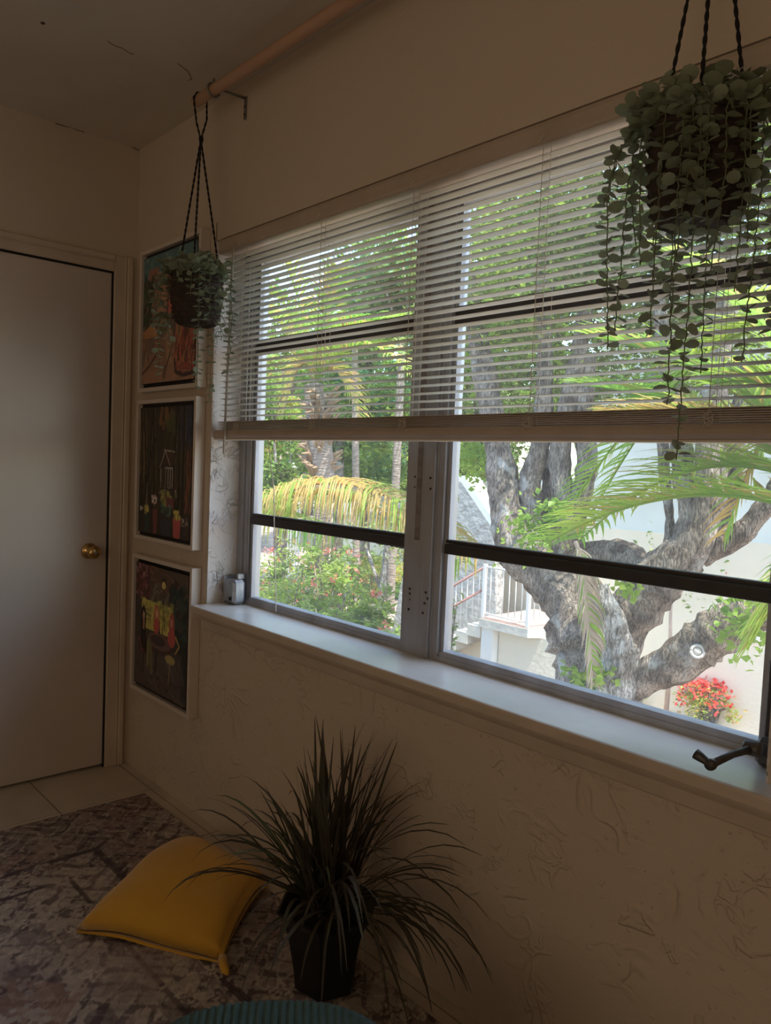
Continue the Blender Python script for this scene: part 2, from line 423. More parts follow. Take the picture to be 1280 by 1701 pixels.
# tiled floor: big tiles with thin grout
w = MB(); w.box((-.12, YB - .1, -.1), (XR + .1, .28, -.004), 1)
tx = [-.12, -.1, .316, .776, 1.236, 1.696, 2.156, 2.616, 3.076, 3.536, 3.996, 4.4]; ty = [-.037 + .037, -.037, -.384, -.731 - .11, -1.30, -1.76, -2.22, -2.68, -3.14, -3.4]
for i in range(len(tx) - 1):
    for j in range(len(ty) - 1):
        if tx[i + 1] - tx[i] < .03: continue
        w.box((tx[i] + .0025, ty[j + 1] + .0025, -.006), (tx[i + 1] - .0025, ty[j] - (.0025 if j else 0), 0), 0)
w.build('floor', [M_tile, M_grout], kind='structure')

# door with casing
dr = empty('door_1', (0, -.5, 0), kind='structure')
w = MB(); w.box((-.045, -.905, .012), (-.008, -.1005, 2.024), ch=.002); w.build('door_leaf', M_door, dr)
w = MB(); w.box((-.12, -.0995, 0), (-.0, -.0965, 2.03)); w.box((-.12, -.91, 2.0265), (0, -.0965, 2.03)); w.box((-.12, -.91, 0), (-.0, -.907, 2.03)); w.build('jamb', M_dark, dr)


def casing(mb, a, b, axis, side):
    """flat casing board with a stepped moulding along the outer edge; protrudes +x"""
    (y0, z0), (y1, z1) = a, b
    mb.box((0, y0, z0), (.011, y1, z1), ch=.003)
    if axis == 'v':
        yo = y1 if side > 0 else y0
        mb.box((.010, yo - .024 * side, z0), (.019, yo - .001 * side, z1), ch=.004); mb.box((.010, yo - .032 * side, z0), (.014, yo - .027 * side, z1), ch=.0015)
    else: mb.box((.010, y0, z1 - .024), (.019, y1, z1 - .001), ch=.004); mb.box((.010, y0, z1 - .032), (.014, y1, z1 - .027), ch=.0015)


w = MB(); casing(w, (-.0965, 0.0), (-.022, 2.094), 'v', 1); w.build('casing', M_trim, dr)
w = MB(); casing(w, (-.97, 2.03), (-.0965, 2.094), 'h', 1); casing(w, (-.985, 0.0), (-.91, 2.094), 'v', -1); w.build('casing', M_trim, dr)
_b = M_door.node_tree.nodes['Principled BSDF']; _b.inputs['Coat Roughness'].default_value = .38; _b.inputs['Coat Weight'].default_value = 1.0
k = MB(); KY, KZ = -.172, .907
k.lathe([(.001, -.008), (.030, -.008), (.032, -.004), (.026, 0), (.011, .003), (.010, .022), (.017, .028), (.025, .036), (.0275, .046), (.025, .055), (.016, .061), (.001, .063)], (0, KY, KZ), 28, axis=0)
kb = k.build('door_knob', M_brass, dr, label='brass round door knob')
k = MB(); k.lathe([(.001, .063), (.006, .063), (.006, .0655), (.001, .0655)], (0, KY, KZ), 12, axis=0); sub(k.build('knob_button', M_metal, dr), kb)

# window sill and its moulding
w = MB()
w.extrude([(-.0598, SL - .024), (-.0598, SL), (.119, SL), (.119, SL - .024)], .650, 2.80)
w.build('window_sill', M_sill, kind='structure').name = 'trim_4'
w = MB()
z = SL - .026
w.extrude([(-.060, z), (-.066, z), (-.068, z + .004), (-.068, SL - .006), (-.0665, SL - .001), (-.063, SL + .0004), (-.060, SL + .0004)], .648, 2.80)
w.extrude([(-.060, z), (-.052, z - .0001), (-.052, SL - .025), (-.060, SL - .025)], .648, 2.80)
w.extrude([(0, z), (-.046, z), (-.046, z - .003), (-.041, z - .004), (-.038, z - .014), (-.032, z - .023), (-.026, z - .027), (-.026, z - .031), (-.022, z - .032), (-.0215, z - .043), (-.0175, z - .044), (-.0175, z - .048), (-.0135, z - .049), (-.012, z - .060), (-.007, z - .064), (0, z - .064)], .640, 2.78)
w.build('trim_5', M_trim, kind='structure')

# ------------------------------------------------------------------ windows
YF, YK = .117, .165
ZB, ZT = .81, 2.0
ML, MR = 1.535, 1.690
rails = [(1.072, 1.110), (1.385, 1.425), (1.670, 1.722)]


def window(name, x0, x1, g0, g1, left):
    o = empty(name, ((x0 + x1) / 2, YF, SL), kind='structure')
    f = MB()
    f.box((x0, YF, SL), (x1, YK, SL + .014)); f.box((x0, YF + .006, SL + .012), (x1, YK, SL + .024))        # bottom channel
    f.box((x0, YF, ZT + .002), (x1, YK, T)); f.box((x0, YF + .008, ZT - .012), (x1, YK, ZT + .004))
    if left:
        f.box((x0, YF, SL), (g0 - .055, YK, T)); f.box((g0 - .053, YF + .004, SL), (g0 - .030, YK, T)); f.box((g1 + .003, YF - .002, SL), (x1, YK, T))
    else:
        f.box((x0, YF - .002, SL), (g0 - .014, YK, T)); f.box((g1 + .02, YF, SL), (x1, YK, T)); f.box((g1 + .004, YF + .006, SL), (g1 + .022, YK, T))
    f.build('frame', M_alu, o)
    lt = MB(); e = g0 - .028
    lt.box((e, YF + .004, SL + .02), (e + .010, YK, ZT)); lt.box((e + .013, YF + .010, SL + .02), (e + .019, YK, ZT))
    lt.build('light_channel', M_alul, o)
    dk = MB(); dk.box((e + .0105, YF + .012, SL + .02), (e + .0128, YK, ZT)); dk.box((e - .0022, YF + .012, SL + .02), (e - .0002, YK, ZT)); dk.build('weatherstrip', M_dark, o)
    zs = [ZB] + [v for r in rails for v in r] + [ZT]
    for i in range(4):
        a, b = zs[2 * i], zs[2 * i + 1]
        s = empty('sash'); s.parent = o
        bar = MB()
        if i == 0: bar.box((g0 - .006, YF + .002, ZB - .020), (g1 + .003, YF + .026, ZB), 1, ch=.003)
        if i < 3:
            r0, r1 = rails[i]
            bar.box((g0 - .008, YF + .002, r0 + .0), (g1 + .003, YF + .024, r1 - .011), 0, ch=.002)
            bar.box((g0 - .008, YF + .006, r1 - .0095), (g1 + .003, YF + .026, r1), 0, ch=.002)
            if left:
                for q in range(26):
                    xx = g1 - .13 + q * .005; bar.box((xx, YF + .008, r0 - rng.uniform(.001, .005)), (xx + .005, YF + .014, r0 + .002), 0)
        else:
            bar.box((g0 - .006, YF + .004, ZT - .004), (g1 + .003, YF + .024, ZT + .008), 1)
        bar.box((g0 - .0075, YF + .008, a), (g0 + .0015, YF + .024, b), 1); bar.box((g1 - .0015, YF + .006, a), (g1 + .0045, YF + .024, b), 1)
        off = np.array(o.location)  # the sash empty sits on its window's origin
        ob = bar.build('sash_frame', [M_bronze, M_alu, M_alul]); ob.parent = s; ob.location = tuple(-off)
        g = MB(); g.box((g0, YF + .016, a - .002), (g1, YF + .020, b + .002)); gb = g.build('glass_pane', M_glass); gb.parent = s; gb.location = tuple(-off)
    sc = MB(); sc.add([(g0 - .02, YK - .006, SL + .02), (g1 + .02, YK - .006, SL + .02), (g1 + .02, YK - .006, ZT), (g0 - .02, YK - .006, ZT)], [(0, 1, 2, 3)])
    sc.build('insect_screen', M_screen, o)
    return o


w1 = window('window_1', A + .004, ML + .03, .735, ML - .003, True)
w2 = window('window_2', MR - .04, B, MR + .0, 2.518, False)
# mullion between the two windows
mu = empty('trim_6', (1.61, YF, SL), kind='structure')
m_ = MB(); m_.box((1.5355, YF - .006, SL), (1.572, YK, T), ch=.001); m_.box((1.5735, YF - .010, SL), (1.611, YK, T), 0, ch=.001); m_.box((1.6125, YF - .012, SL), (1.648, YK, T), 0, ch=.001)
m_.build('mullion_cover', M_alu, mu)
m_ = MB(); m_.box((1.649, YF - .004, SL), (1.655, YK, T)); m_.build('light_channel', M_alul, mu)
m_ = MB(); m_.box((1.5722, YF - .004, SL), (1.5733, YK, T)); m_.box((1.6112, YF - .004, SL), (1.6123, YK, T)); m_.build('seam', M_dark, mu)
m_ = MB(); m_.box((1.582, YF - .0125, 1.10), (1.600, YF - .009, T)); m_.build('tape_residue', mat('grey_residue', (.20, .17, .16), .8, var=.9, vscale=60, color2=(.30, .27, .25), stretch=(.3, 1, 1)), mu)
for (u, v) in ((688, 792), (688, 809), (716, 794), (716, 812), (679, 978), (679, 986), (680, 996), (677, 1012), (708, 984), (711, 994), (706, 1002), (703, 1018)):
    p = P(u, v, YF - .01)
    sm_ = MB(); sm_.lathe([(.0032, 0), (.0035, -.0015), (.0024, -.003), (.0005, -.0032)], (p[0], YF - (.006 if u < 690 else .012), p[2]), 10, axis=1); sm_.build('screw', mat('rusty_screw', (.05, .03, .025), .6, metal=.5), mu)

# aluminium operator box at the left and the crank at the right: parts of their windows
ob = MB(); ob.box((.655, .055, .786), (.733, .105, .872), ch=.010)
ob.box((.650, .060, .784), (.657, .116, .880), ch=.002); ob.box((.692, .086, .870), (.706, .117, .892), ch=.003)
opb = ob.build('operator_box', mat('cast_aluminium', (.38, .40, .43), .4, metal=.6, var=.5, vscale=50, bump=.001, bscale=120), w1)
ob = MB(); ob.lathe([(.001, -.003), (.006, -.003), (.007, .002), (.001, .003)], (.713, .053, .806), 14, axis=1); sub(ob.build('spindle', M_dark, w1), opb)

p0 = np.array([2.545, .085, .812]); p1 = PZ(1262, 1250, .825); p2 = PZ(1250, 1243, .838); p3 = PZ(1180, 1270, .826)
M_crank = mat('dull_crank_metal', (.13, .125, .12), .5, metal=.6, var=.6, vscale=40)
ck = MB(); ck.box((2.535, .06, .784), (2.583, .112, .835), 0, ch=.008); ck.tube([(2.552, .075, .812), p2 + (p2 - p3) * .05], [.014, .009], 12); ck.lathe([(.012, -.014), (.0135, -.01), (.0135, .01), (.012, .014)], p2, 12, axis=0)
ck.build('crank_housing', M_crank, w2)
ck = MB(); ck.tube([p2, p2 * .5 + p3 * .5 + np.array([0, 0, .003]), p3], [.0075, .0062, .0068], 10); ck.lathe([(.009, -.006), (.010, 0), (.009, .006)], p3, 12, axis=1)
ca = ck.build('crank_arm', M_crank, w2)
p4 = PZ(1155, 1252, .836)
ck = MB(); ck.tube([p3, p3 * .7 + p4 * .3, p3 * .3 + p4 * .7, p4], [.0062, .0066, .0085, .0095], 12); sub(ck.build('crank_knob', M_crank, w2), ca)
# painted end of the right jamb, a dark vertical bar at the picture edge
rj = MB(); xb = float(P(1271, 1180, .09)[0]); rj.box((xb, .088, SL), (xb + .03, YF, .975), ch=.003); rj.build('crank_bar', M_bronze, w2)

# outside face of the opening
w = MB(); w.box((A - .05, YK, SL - .06), (A + .003, WT + .006, T + .05)); w.box((B, YK, SL - .06), (B + .05, WT + .006, T + .05)); w.box((A, YK, SL - .05), (B, WT + .03, SL - .015)); w.box((A, YK, T), (B, WT + .006, T + .03))
w.box((A, YK + .01, SL - .02), (A + .014, YK + .024, T))
w.build('trim_7', M_extw, kind='structure')
# eave outside above the window
w = MB(); w.box((-1.5, WT, 2.62), (6, 1.0, 2.74)); w.box((-1.5, WT, H), (6, .3, 2.62)); w.build('trim_8', M_extw, kind='structure')

# ------------------------------------------------------------------ blind
bl = empty('venetian_blind', (1.6, .02, 2.05), 'white venetian blind with thin slats half lowered over both window panes', 'blind')
w = MB(); w.extrude([(-.004, 2.006), (-.006, 2.012), (-.006, 2.040), (-.002, 2.050), (.046, 2.050), (.046, 2.003), (0, 2.003)], .668, 2.583); w.build('headrail', M_rail, bl)
w = MB(); N = 28
for i in range(N):
    zc = 1.987 - i * .0200
    prof = []
    for t in np.linspace(-1, 1, 7): prof.append((.0245 + t * .0125, zc + .0016 * (1 - t * t) - t * .0014))
    top = prof; bot = [(y, z_ - .0007) for y, z_ in prof[::-1]]
    w.extrude(top + bot, .672, 2.578, smooth=True)
w.build('slats', M_slat, bl)
w = MB()
for i in range(7):
    zc = 1.4285 - i * .0042
    w.box((.668 + rng.uniform(-.003, .003), .010 + rng.uniform(0, .002), zc - .0012), (2.58, .038, zc + .0009), ch=.0004)
w.build('stacked_slats', M_rail, bl)
w = MB(); w.extrude([(-.004, 1.374), (-.009, 1.380), (-.006, 1.389), (.002, 1.398), (.010, 1.4), (.038, 1.4), (.044, 1.392), (.046, 1.380), (.042, 1.372), (.01, 1.3685), (.002, 1.369)], .664, 2.583)
w.box((.664, 0.0, 1.3655), (2.583, .040, 1.3695), 1); w.build('bottom_rail', [M_rail, M_cord], bl)
for xc in (.805, 1.233, 1.622, 2.026, 2.433):
    c = MB()
    for y in (.0105, .0385): c.tube([(xc, y, 2.005), (xc, y, 1.40)], .0009, 4)
    for y in (.0095, .0395): c.tube([(xc + .022, y, 2.005), (xc + .022, y, 1.40)], .0006, 4)
    for i in range(N): zc = 1.9845 - i * .02; c.tube([(xc, .0105, zc), (xc + .022, .0105, zc - .003)], .0005, 4); c.tube([(xc, .0105, zc), (xc, .0385, zc + .002)], .0004, 4)
    for q in range(5): c.tube([(xc + rng.uniform(-.01, .02), -.003 - .003 * math.sin(a_) if 1 else 0, 1.405 + .014 * math.cos(a_) + q * .001) for a_ in np.linspace(0, 6, 7)], .0006, 4)
    c.tube([(xc + .006, -.007, 2.006), (xc + .01, -.011, 2.012), (xc + .02, -.009, 2.018)], .0012, 5)
    c.build('ladder_cord', M_cord, bl)
w = MB(); w.tube([(.782, -.006, 2.022), (.780, -.012, 2.010), (.779, -.014, 1.99), (.766, -.020, 1.318)], [.002, .002, .0042, .0042], 8); w.build('tilt_wand', mat('clear_wand', (.62, .58, .50), .25, trans=.3), bl)
w = MB(); w.tube([(1.005, -.002, 1.372), (1.003, .03, 1.2), (.985, .05, 1.0), (.975, .07, .86), (.970, .075, .80)], .0016, 6); w.build('lift_cord', M_cord, bl)

# ------------------------------------------------------------------ pictures
def art_grid(name, x0, x1, z0, z1, img, parent, mat_, plane='xz', y=0.):
    """grid mesh carrying one colour per vertex; img[row from top, col]"""
    hh, ww, _ = img.shape
    xs = np.linspace(x0, x1, ww); zs = np.linspace(z1, z0, hh)
    X, Z = np.meshgrid(xs, zs)
    V = np.stack([X, np.full_like(X, y), Z], -1).reshape(-1, 3) if plane == 'xz' else np.stack([X, Z, np.full_like(X, y)], -1).reshape(-1, 3)
    i, j = np.meshgrid(np.arange(hh - 1), np.arange(ww - 1), indexing='ij'); b = (i * ww + j).ravel()
    F = np.stack([b, b + ww, b + ww + 1, b + 1], 1)
    o = fast_mesh(name, V, F, mat_, parent=parent)
    a = o.data.color_attributes.new('art', 'FLOAT_COLOR', 'POINT')
    c4 = np.concatenate([img.reshape(-1, 3), np.ones((hh * ww, 1))], 1); a.data.foreach_set('color', c4.astype(np.float32).ravel())
    return o


class Art:
    def __init__(s, w_, h_, seed): s.w = w_; s.h = h_; s.im = np.zeros((h_, w_, 3)); s.r = np.random.RandomState(seed); s.Y, s.X = np.mgrid[0:1:h_ * 1j, 0:1:w_ * 1j]

    def fill(s, mask, c, a=1.):
        c = np.array(lin(c)); m = (mask * a)[..., None] if mask.dtype != bool else mask[..., None] * a
        s.im = s.im * (1 - m) + c * m

    def rect(s, x0, y0, x1, y1, c, a=1.): s.fill((s.X > x0) & (s.X < x1) & (s.Y > y0) & (s.Y < y1), c, a)

    def ell(s, x, y, rx, ry, c, a=1.): s.fill(((s.X - x) / rx) ** 2 + ((s.Y - y) / ry) ** 2 < 1, c, a)

    def line(s, pts, wd, c, a=1.):
        for (xa, ya), (xb, yb) in zip(pts[:-1], pts[1:]):
            dx, dy = xb - xa, yb - ya; L = dx * dx + dy * dy + 1e-9
            t = np.clip(((s.X - xa) * dx + (s.Y - ya) * dy) / L, 0, 1)
            s.fill((s.X - xa - t * dx) ** 2 + (s.Y - ya - t * dy) ** 2 < wd * wd, c, a)

    def tri(s, p, c, a=1.):
        m = np.ones_like(s.X, bool); ar = (p[1][0] - p[0][0]) * (p[2][1] - p[0][1]) - (p[1][1] - p[0][1]) * (p[2][0] - p[0][0]); sg = 1 if ar > 0 else -1
        for i in range(3):
            (xa, ya), (xb, yb) = p[i], p[(i + 1) % 3]; m &= sg * ((xb - xa) * (s.Y - ya) - (yb - ya) * (s.X - xa)) > 0
        s.fill(m, c, a)

    def dabs(s, x0, y0, x1, y1, n, cols, rx=.02, ry=.03, a=.8):
        for _ in range(n):
            s.ell(s.r.uniform(x0, x1), s.r.uniform(y0, y1), rx * s.r.uniform(.5, 1.3), ry * s.r.uniform(.5, 1.3), cols[s.r.randint(len(cols))], a)

    def strokes(s, x0, y0, x1, y1, n, cols, ln=.15, wd=.006, ang=math.pi / 2, sp=.2, a=.7):
        for _ in range(n):
            x, y = s.r.uniform(x0, x1), s.r.uniform(y0, y1); th = ang + s.r.normal() * sp; L = ln * s.r.uniform(.4, 1.2)
            s.line([(x, y), (x + L * math.cos(th) * .5, y + L * math.sin(th) * .5), (x + L * math.cos(th + .2), y + L * math.sin(th + .2))], wd * s.r.uniform(.6, 1.4), cols[s.r.randint(len(cols))], a)


def art_village():
    a = Art(150, 176, 1); a.rect(0, 0, 1, 1, (120, 95, 75)); a.rect(0, 0, 1, .2, (70, 120, 125)); a.dabs(0, 0, .8, .2, 40, [(80, 140, 150), (120, 150, 145), (60, 100, 110)], .05, .02)
    a.rect(.12, .10, .30, .5, (150, 95, 75)); a.rect(.3, .15, .45, .55, (170, 120, 80)); a.rect(.45, .1, .75, .5, (120, 80, 60)); a.strokes(.1, .1, .8, .5, 90, [(180, 110, 80), (110, 70, 60), (190, 150, 100), (80, 60, 60)], .1)
    a.dabs(0, .18, .2, .55, 70, [(40, 70, 45), (60, 90, 50), (30, 50, 40)], .03, .03); a.dabs(.2, .45, .6, .62, 50, [(60, 90, 55), (90, 110, 60), (50, 60, 45)], .03, .02)
    a.rect(.5, .38, .66, .48, (190, 80, 60)); a.tri([(.0, .60), (.20, .52), (.32, .62)], (190, 130, 60)); a.rect(.0, .58, .30, .64, (180, 120, 55))
    a.strokes(0, .64, .3, .82, 40, [(170, 90, 60), (190, 130, 70), (90, 90, 80), (60, 50, 40)], .1)
    a.tri([(.3, 1.0), (1., 1.), (.5, .55)], (165, 125, 85)); a.rect(0, .86, 1, 1, (160, 115, 80)); a.tri([(0, .9), (.5, .9), (.45, .6)], (150, 105, 75))
    a.rect(.66, .62, 1, .92, (95, 55, 40)); a.strokes(.64, .55, 1, .9, 140, [(200, 90, 50), (190, 140, 70), (120, 50, 50), (70, 80, 50), (210, 60, 40)], .1, .007)
    a.line([(.64, .84), (.66, .93), (.8, .96), (1, .95)], .016, (70, 45, 50)); a.line([(.66, .90), (1, .93)], .008, (150, 70, 50))
    a.line([(0, .92), (.15, .86), (.28, .78), (.36, .7)], .008, (40, 30, 30)); a.line([(.45, .97), (.5, .86), (.6, .72), (.63, .55), (.7, .5)], .008, (50, 40, 35)); a.line([(.42, .97), (.46, .87)], .007, (50, 40, 35))
    a.dabs(.3, .55, .6, .8, 40, [(90, 90, 60), (110, 100, 70), (140, 100, 60)], .025, .02, .5)
    g_ = a.im.mean(2, keepdims=True); return (a.im * .75 + g_ * .25) * 1.45


def art_forest():
    a = Art(150, 176, 2); a.rect(0, 0, 1, 1, (52, 46, 32)); a.strokes(0, 0, 1, .8, 220, [(70, 62, 34), (45, 50, 36), (88, 66, 36), (38, 34, 28), (60, 54, 48)], .3, .010, sp=.08)
    a.strokes(.0, .05, .14, .4, 18, [(130, 90, 34), (110, 80, 40)], .25, .012, sp=.05); a.dabs(.4, .02, .62, .16, 16, [(140, 88, 30), (100, 90, 40)], .03, .05, .6); a.dabs(.52, .05, .7, .2, 14, [(96, 96, 44), (70, 80, 44)], .04, .05, .5)
    a.rect(.74, 0, 1, .25, (36, 46, 70), .7); a.dabs(.75, 0, 1, .3, 30, [(40, 54, 84), (32, 40, 58)], .05, .05, .5); a.strokes(.9, .25, 1, .9, 26, [(150, 70, 34), (110, 60, 36)], .2, .008, sp=.05)
    for x, b in ((.12, .05), (.22, -.05), (.3, .03), (.05, .02), (.7, -.03), (.78, .02), (.86, 0)):
        a.line([(x - b, 0), (x, .3), (x + b * .5, .62), (x - b, .86)], .016, (26, 22, 20)); a.line([(x + .025 - b, 0), (x + .02, .32), (x + .02 + b * .5, .6)], .005, (98, 88, 64))
    a.line([(.17, .6), (.16, .86)], .012, (110, 96, 90)); a.line([(.32, .25), (.22, .40), (.12, .7), (.0, .86)], .016, (24, 22, 20))
    a.tri([(.42, .47), (.52, .34), (.62, .47)], (50, 40, 40)); a.rect(.52, .34, .70, .44, (78, 50, 40), .8)
    wh = (170, 160, 150)
    for q in ([(.42, .47), (.52, .34), (.61, .45)], [(.50, .335), (.69, .345)], [(.44, .48), (.44, .62)], [(.52, .47), (.66, .47), (.66, .62)], [(.53, .48), (.53, .62)], [(.58, .48), (.58, .62)], [(.62, .48), (.62, .62)]): a.line(q, .005, wh)
    a.dabs(.4, .6, .75, .7, 24, [(150, 140, 150), (100, 70, 90), (80, 80, 60)], .014, .012); a.dabs(.45, .66, .74, .76, 22, [(140, 140, 50), (170, 160, 50), (110, 110, 40)], .03, .02); a.rect(.56, .7, .7, .78, (120, 50, 56))
    a.rect(0, .8, 1, 1, (44, 42, 34), .8)
    for x, y, c1, c2, fw in ((.17, .84, (32, 64, 66), (200, 190, 60), .055), (.34, .80, (120, 50, 50), None, .05), (.55, .87, (42, 52, 66), None, .10), (.76, .85, (190, 60, 58), (214, 200, 60), .075)):
        a.tri([(x - fw, y), (x + fw, y), (x + fw * .7, y + .2)], c1); a.tri([(x - fw, y), (x + fw * .7, y + .2), (x - fw * .6, y + .2)], c1)
        if c2: a.dabs(x - fw * .6, y - .05, x + fw * .6, y, 16, [c2, tuple(int(q * .8) for q in c2)], .022, .018)
    a.dabs(.27, .70, .37, .76, 26, [(230, 220, 210), (190, 110, 100), (200, 190, 190)], .014, .012, .9); a.dabs(.46, .76, .66, .84, 40, [(70, 110, 90), (110, 140, 130), (40, 70, 60)], .016, .014, .9); a.dabs(.84, .84, .96, .9, 18, [(190, 190, 180), (120, 110, 90)], .012, .01); a.dabs(.0, .8, .08, .84, 8, [(190, 180, 180)], .015, .012)
    g_ = a.im.mean(2, keepdims=True); return (a.im * .75 + g_ * .25) * 1.45


def art_table():
    a = Art(150, 176, 3); a.rect(0, 0, 1, 1, (70, 62, 55)); a.rect(.2, 0, 1, .4, (88, 66, 48)); a.strokes(.2, 0, 1, .2, 50, [(120, 84, 60), (90, 60, 44), (76, 70, 60)], .2, .01, ang=0, sp=.1)
    a.strokes(.2, .2, .75, .4, 60, [(96, 90, 76), (70, 72, 62), (120, 116, 96)], .12, .008, ang=-1.0)
    a.rect(0, 0, .28, .3, (80, 40, 46)); a.dabs(0, 0, .3, .28, 90, [(140, 60, 70), (170, 110, 120), (70, 34, 44), (110, 40, 50)], .02, .018); a.strokes(0, .25, .15, .5, 20, [(60, 60, 60), (40, 40, 44)], .15)
    a.dabs(.68, .1, 1, .75, 160, [(22, 44, 46), (34, 66, 66), (18, 30, 34), (40, 74, 60)], .04, .03); a.rect(.82, .5, 1, .95, (28, 32, 36), .7)
    a.rect(.13, .28, .73, .52, (190, 180, 46)); a.dabs(.13, .26, .73, .5, 60, [(206, 196, 60), (150, 150, 40), (120, 130, 40)], .03, .02, .7)
    for x in (.22, .27, .31): a.line([(x, .34), (x, .47)], .004, (60, 50, 30))
    for y in (.36, .40, .44): a.line([(.2, y), (.32, y)], .004, (60, 50, 30))
    for x in (.58, .62): a.line([(x, .36), (x, .48)], .004, (60, 50, 30))
    a.line([(.56, .12), (.545, .60)], .006, (30, 28, 28)); a.ell(.555, .11, .045, .035, (30, 26, 24)); a.ell(.555, .13, .036, .03, (214, 190, 80))
    a.line([(.47, .42), (.5, .6)], .02, (40, 46, 40))
    a.rect(0, .62, .9, 1, (84, 72, 72), .8); a.strokes(0, .62, .9, 1, 60, [(100, 88, 90), (60, 52, 52), (84, 66, 60)], .15, .01, ang=.2)
    a.ell(.50, .60, .25, .085, (78, 52, 46)); a.ell(.49, .585, .22, .065, (110, 84, 78)); a.ell(.46, .58, .15, .04, (70, 52, 52))
    # three seated figures
    a.ell(.17, .44, .055, .10, (26, 20, 22)); a.ell(.175, .42, .022, .035, (190, 140, 110)); a.ell(.17, .56, .055, .09, (24, 20, 26)); a.line([(.175, .46), (.18, .52)], .014, (190, 140, 110))
    a.ell(.19, .66, .10, .07, (36, 22, 30)); a.line([(.10, .62), (.14, .70), (.2, .72)], .008, (150, 60, 60))
    a.ell(.43, .39, .055, .09, (190, 100, 44)); a.ell(.435, .37, .022, .034, (214, 160, 120)); a.ell(.43, .47, .055, .06, (200, 60, 44))
    a.ell(.72, .42, .05, .10, (180, 66, 44)); a.ell(.715, .40, .022, .034, (206, 140, 110)); a.ell(.72, .52, .07, .07, (190, 60, 46)); a.line([(.8, .5), (.86, .56), (.8, .62)], .009, (190, 150, 60))
    a.line([(.28, .62), (.27, .8)], .025, (120, 124, 60)); a.line([(.33, .64), (.35, .85)], .022, (110, 112, 60)); a.ell(.70, .69, .09, .035, (170, 150, 70)); a.line([(.70, .72), (.68, .88)], .007, (150, 130, 60)); a.line([(.44, .66), (.42, .84)], .014, (30, 24, 26)); a.line([(.18, .72), (.18, .88)], .010, (30, 24, 26))
    for x, y in ((.1, .86), (.3, .87), (.42, .86), (.6, .92), (.78, .86)): a.line([(x, y), (x + .04, y + .03), (x + .09, y + .0)], .006, (40, 34, 36))
    g_ = a.im.mean(2, keepdims=True); return (a.im * .75 + g_ * .25) * 1.45


def picture(zt, zb_, x0, x1, img, label, tilt=0):
    o = empty('framed_painting', ((x0 + x1) / 2, -.02, (zt + zb_) / 2), label, 'picture', 'three framed canvas paintings in a column')
    f = MB(); t = .016
    for a_, b_ in (((x0, zb_), (x0 + t, zt)), ((x1 - t, zb_), (x1, zt)), ((x0 + t, zt - t), (x1 - t, zt)), ((x0 + t, zb_), (x1 - t, zb_ + t))):
        f.box((a_[0], -.040, a_[1]), (b_[0], -.001, b_[1]), ch=.0015)
    f.build('frame', M_frame, o)
    g = MB(); g.box((x0 + t, -.020, zb_ + t), (x1 - t, -.002, zt - t)); g.build('black_backing', M_black, o)
    d = t + .015
    cvs = MB(); cvs.box((x0 + d, -.034, zb_ + d), (x1 - d, -.018, zt - d)); cb = cvs.build('canvas_block', M_black, o)
    sub(art_grid('painted_canvas', x0 + d, x1 - d, zb_ + d, zt - d, img, o, M_paint, y=-.0345), cb)


picture(2.098, 1.548, .113, .603, art_village(), 'topmost framed painting of a street with umbrella and red flowers, behind the left hanging plant')
picture(1.518, .968, .110, .600, art_forest(), 'middle framed painting of a dark forest with a small house and flower pots')
picture(.905, .355, .103, .603, art_table(), 'lowest framed painting of three women seated round a table before yellow windows')
n_ = MB(); n_.tube([(.648, -.001, 2.115), (.648, -.005, 2.11), (.648, -.004, 2.05)], .0012, 5)
n_.build('wall_wire', mat('old_wire', (.16, .11, .08), .6)); tagit(bpy.data.objects['wall_wire'], 'short thin wire stub on the wall above the topmost painting', 'wire')

# ------------------------------------------------------------------ rod and bracket
RY, RZ = -.12, 2.468
rd = MB(); rd.tube([(.690, RY, RZ), (.694, RY, RZ), (4.39, RY, RZ)], [.016, .0175, .0175], 20); r_ = rd.build('curtain_rod', M_rod); tagit(r_, 'pale wooden rod running under the ceiling along the window wall', 'rod')
bk = empty('rod_bracket', (.81, -.0, 2.46), 'small grey metal bracket holding the rod end on the wall', 'bracket')
b_ = MB(); b_.box((.802, -.004, 2.415), (.818, 0, 2.488), ch=.001); b_.build('wall_plate', M_metal, bk)
b_ = MB(); b_.tube([(.81, -.002, 2.482), (.81, RY + .02, 2.478)], .0045, 8)
b_.build('arm', M_metal, bk)
b_ = MB(); b_.tube([(.81, RY + .0215 * math.cos(t), RZ + .0215 * math.sin(t)) for t in np.linspace(0, 2 * math.pi * .98, 22)], .0035, 6); b_.box((.806, RY - .004, RZ + .02), (.814, RY + .004, RZ + .036), ch=.001); b_.build('ring', M_metal, bk)
b_ = MB(); b_.lathe([(.0005, -.007), (.003, -.006), (.003, -.003)], (.81, 0, 2.43), 8, axis=1); b_.lathe([(.0005, -.007), (.003, -.006), (.003, -.003)], (.81, 0, 2.455), 8, axis=1); b_.build('screw', M_dark, bk)


